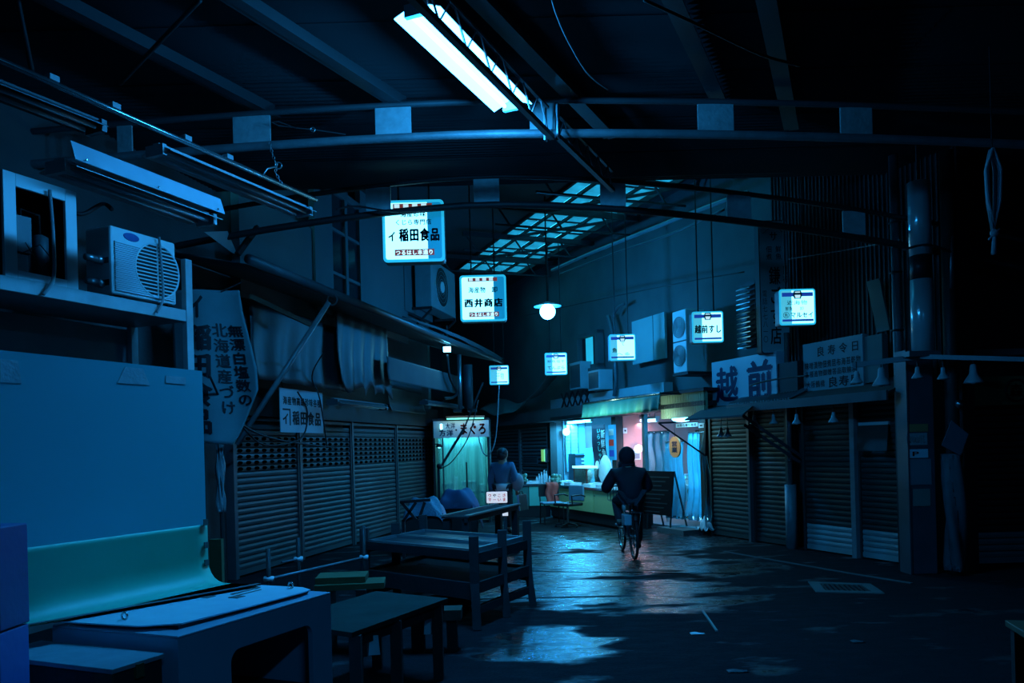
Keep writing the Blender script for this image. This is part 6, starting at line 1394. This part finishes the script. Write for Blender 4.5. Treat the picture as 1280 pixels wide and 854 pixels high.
# lamp rail with bell sockets
ra, rb_, rc_ = at(1066, 457, 9.5), at(1150, 446, 9.05), at(1300, 450, 8.6)
r = thing('lamp_rail', 'pale rail carrying bell lamps in front of the pillar and garage sign', 'rail', rb_)
MB().bar(ra-rb_, Vector((0, 0, 0)), .05, .06).build('rail_bar', STEEL, r); MB().bar(Vector((0, 0, 0)), rc_-rb_, .05, .05).build('rail_bar', mat('pale_rail', (.4, .44, .46), .4, .4), r); MB().box(-.15, .2, -.06, .12, -.0, .06).build('bracket', STEEL, r)
def bell(P, Pt_, label, sc=1.0, grp='bell lamps on the right'):
    """P: lower rim centre, Pt_: height where it hangs from"""
    r = thing('bell_lamp', label, 'lamp', P, 0, grp); s = sc
    MB().lathe([(.055*s, 0), (.05*s, .012*s), (.022*s, .055*s), (.018*s, .10*s), (.012*s, .11*s)], n=14).build('shade', mat('grey_bell', (.34, .38, .40), .35, .2), r, smooth=True)
    MB().tube([(0, 0, .10*s), (0, 0, max(.14*s, Pt_-P.z))], .007, 6).build('cord', CABLE, r); MB().ball((0, 0, .012*s), .022*s, 6).build('bulb', mat('unlit_bulb', (.5, .55, .55), .1), r, smooth=True); return r
for px, py, Y, sc_, lb in ((1071, 479, 9.45, 1.3, 'bell lamp at the left end of the pale lamp rail'), (1102, 482, 9.3, 1.9, 'large bell lamp on the lamp rail left of the pillar'), (1147, 473, 9.05, 1.2, 'bell lamp on the lamp rail in front of the pillar'), (1179, 474, 8.95, 1.2, 'bell lamp on the lamp rail by the wrapped pole'), (1217, 479, 8.85, 1.9, 'square-shouldered large bell lamp on the rail before the olive sign')):
    bell(at(px, py, Y), at(px, 452, Y).z, lb, sc_)
for px, py, off, lb in ((901.5, 546, .75, 'bell lamp hanging lowest, left under the black cloth awning'), (909.5, 546, .75, 'bell lamp hanging low, second under the black cloth awning'), (943, 530, .5, 'bell lamp under the eave above the first right shutter edge'), (967, 530, .5, 'bell lamp under the eave above the shutter left of the drainpipe'), (996, 530, .5, 'bell lamp under the eave at the drainpipe'), (1042, 528, .45, 'bell lamp under the eave above the pale-based shutter')):
    s_, z_ = FR.hit(px, py, off); bell(FR.w(s_, off, z_), zm-.05, lb, 1.25, 'bell lamps under the right eave')
# hanging rope bundle
P0 = at(1240, 186, 7.0); Ze = at(1238, 318, 7.0).z; r = thing('rope_bundle', 'bundle of pale rope loops tied in a knot hanging from the roof at the right', 'rope', P0); ROPE = mat('pale_rope', (.34, .42, .46), .8, bump=.3, bscale=60)
hh = P0.z-Ze
for k, (w_, dy, zz) in enumerate(((.06, .0, .80), (.045, .03, .78), (.07, -.02, .74), (.03, .02, .82))):
    MB().tube([(0, dy, 0), (-w_, dy, -.2*hh), (-w_*.8, dy, -.5*hh), (-.005, dy, -zz*hh), (w_*.7, dy, -.5*hh), (w_*.9, dy, -.2*hh), (0, dy, 0)], .012, 6).build('strand', ROPE, r, smooth=True)
MB().ball((0, 0, -.80*hh), .035, 7).tube([(0, 0, -.8*hh), (.05, 0, -.76*hh)], .008, 5).tube([(0, 0, -.8*hh), (-.05, 0, -.86*hh)], .008, 5).build('knot', ROPE, r, smooth=True); MB().tube([(0, 0, -.82*hh), (-.01, 0, -hh)], [.016, .022], 7).build('tail', ROPE, r, smooth=True); MB().tube([(0, 0, 0), (0, 0, 5.0-P0.z)], .006, 5).build('hanger', CABLE, r)
A, B = at(1025, 237, 12.5), at(1047, 230, 12.0); r = thing('glint_sliver', 'thin short glowing sliver standing for a glint high under the roof at the right', 'tube light', A); MB().tube([(0, 0, 0), B-A], .014, 6).build('tube', glow('glint_glow', (.06, .55, .9), 1.6), r); MB().bar(Vector((0, 0, .035)), B-A+Vector((0, 0, .035)), .04, .03).build('housing', DARKSTEEL, r); MB().tube([(B-A)*.5+Vector((0, 0, .04)), (B-A)*.5+Vector((0, 0, 6.3-A.z))], .008, 5).build('hanger', DARKSTEEL, r)  # a glint shaped as a glowing rod, with housing and hanger added
# ================================================================ cables and roof pipes
def onfr(px, py, off): s, z = FR.hit(px, py, off); return FR.w(s, off, z)
cable([onfr(690, 338, .3), onfr(740, 316, .35), onfr(800, 292, .35), onfr(860, 268, .3), onfr(935, 240, .3)], .035, 'thick grey cable run along the top of the right-hand wall', CABLEG)
cable([onfr(700, 343, .4), onfr(770, 316, .4), onfr(840, 292, .45), onfr(905, 262, .35)], .022, 'second cable sagging just below the thick grey run on the right-hand wall', STEEL)
cable([onfr(655, 395, .5), onfr(700, 385, .5), onfr(760, 372, .5), onfr(860, 352, .5), onfr(930, 340, .4)], .012, 'thin cable strung along the right-hand wall above the lit light boxes')
cable([at(690, 0, 5.6), at(697, 22, 5.8), at(712, 55, 6.1), at(735, 92, 6.6), at(760, 112, 7.2)], .007, 'thin pale wire drooping under the roof right of the bright lamp', CABLEG)
cable([at(805, 0, 5.6), at(870, 30, 5.9), at(950, 68, 6.2), at(1000, 82, 6.4)], .012, 'dark cable crossing under the roof at the upper right')
cable([at(250, 0, 5.5), at(200, 52, 5.9), at(150, 105, 6.3)], .018, 'dark cable slanting under the roof at the upper left')
cable([at(22, 0, 5.6), at(30, 40, 5.7), at(40, 90, 5.9)], .02, 'dark hose hanging from the roof at the upper left corner')
cable([onfr(985, 324, .8), at(1060, 312, 10.4), at(1125, 300, 9.6)], .008, 'thin wire from the tall vertical sign to the grey pipe', CABLEG)
cable([at(1130, 312, 9.3), at(1160, 306, 9.15), at(1195, 318, 9.2)], .014, 'black wire wrapped across the shiny white duct')
cable([onfr(938, 482, .5), onfr(955, 477, .5), onfr(985, 472, .5), onfr(1010, 470, .5)], .014, 'black wire strung in front of the navy character sign')
cable([onfr(760, 395, .2), onfr(766, 420, .2), onfr(770, 470, .2), onfr(768, 495, .2)], .05, 'downpipe on the upper wall left of the pale blank panel', STEEL, 'pipe', name='downpipe')
cable([onfr(780, 380, .2), onfr(772, 385, .2), onfr(766, 395, .2)], .03, 'short bent pipe at the top of the upper wall downpipe', STEEL, 'pipe', name='downpipe')
cable([at(420, 262, 9.3), at(445, 258, 9.4), at(490, 264, 9.4), at(545, 262, 9.5)], .012, 'black cable tied along the second roof truss by the food shop light box')
# ================================================================ litter
a, b = onz(878, 764), onz(896, 790); tag(MB().bar(Vector((0, 0, .008)), b-a+Vector((0, 0, .008)), .018, .012).build('wooden_stick', mat('pale_stick', (.3, .3, .26), .7), None, a), 'thin pale stick lying on the dark ground', 'stick')
for px, py, w_, lb in ((872, 793, .12, 'small pale paper scrap on the ground below the thin stick'), (922, 840, .14, 'dim paper scrap on the dark ground near the bottom'), (1072, 803, .10, 'faint paper scrap on the ground before the drain cover')):
    tag(MB().sheet(lambda a, c: (w_*(a-.5), .06*(c-.5), .006+.012*math.sin(5*a)*math.sin(4*c)**2), 6, 4, .002).build('paper_scrap', FOAM if px == 872 else STEEL, None, onz(px, py)), lb, 'paper')
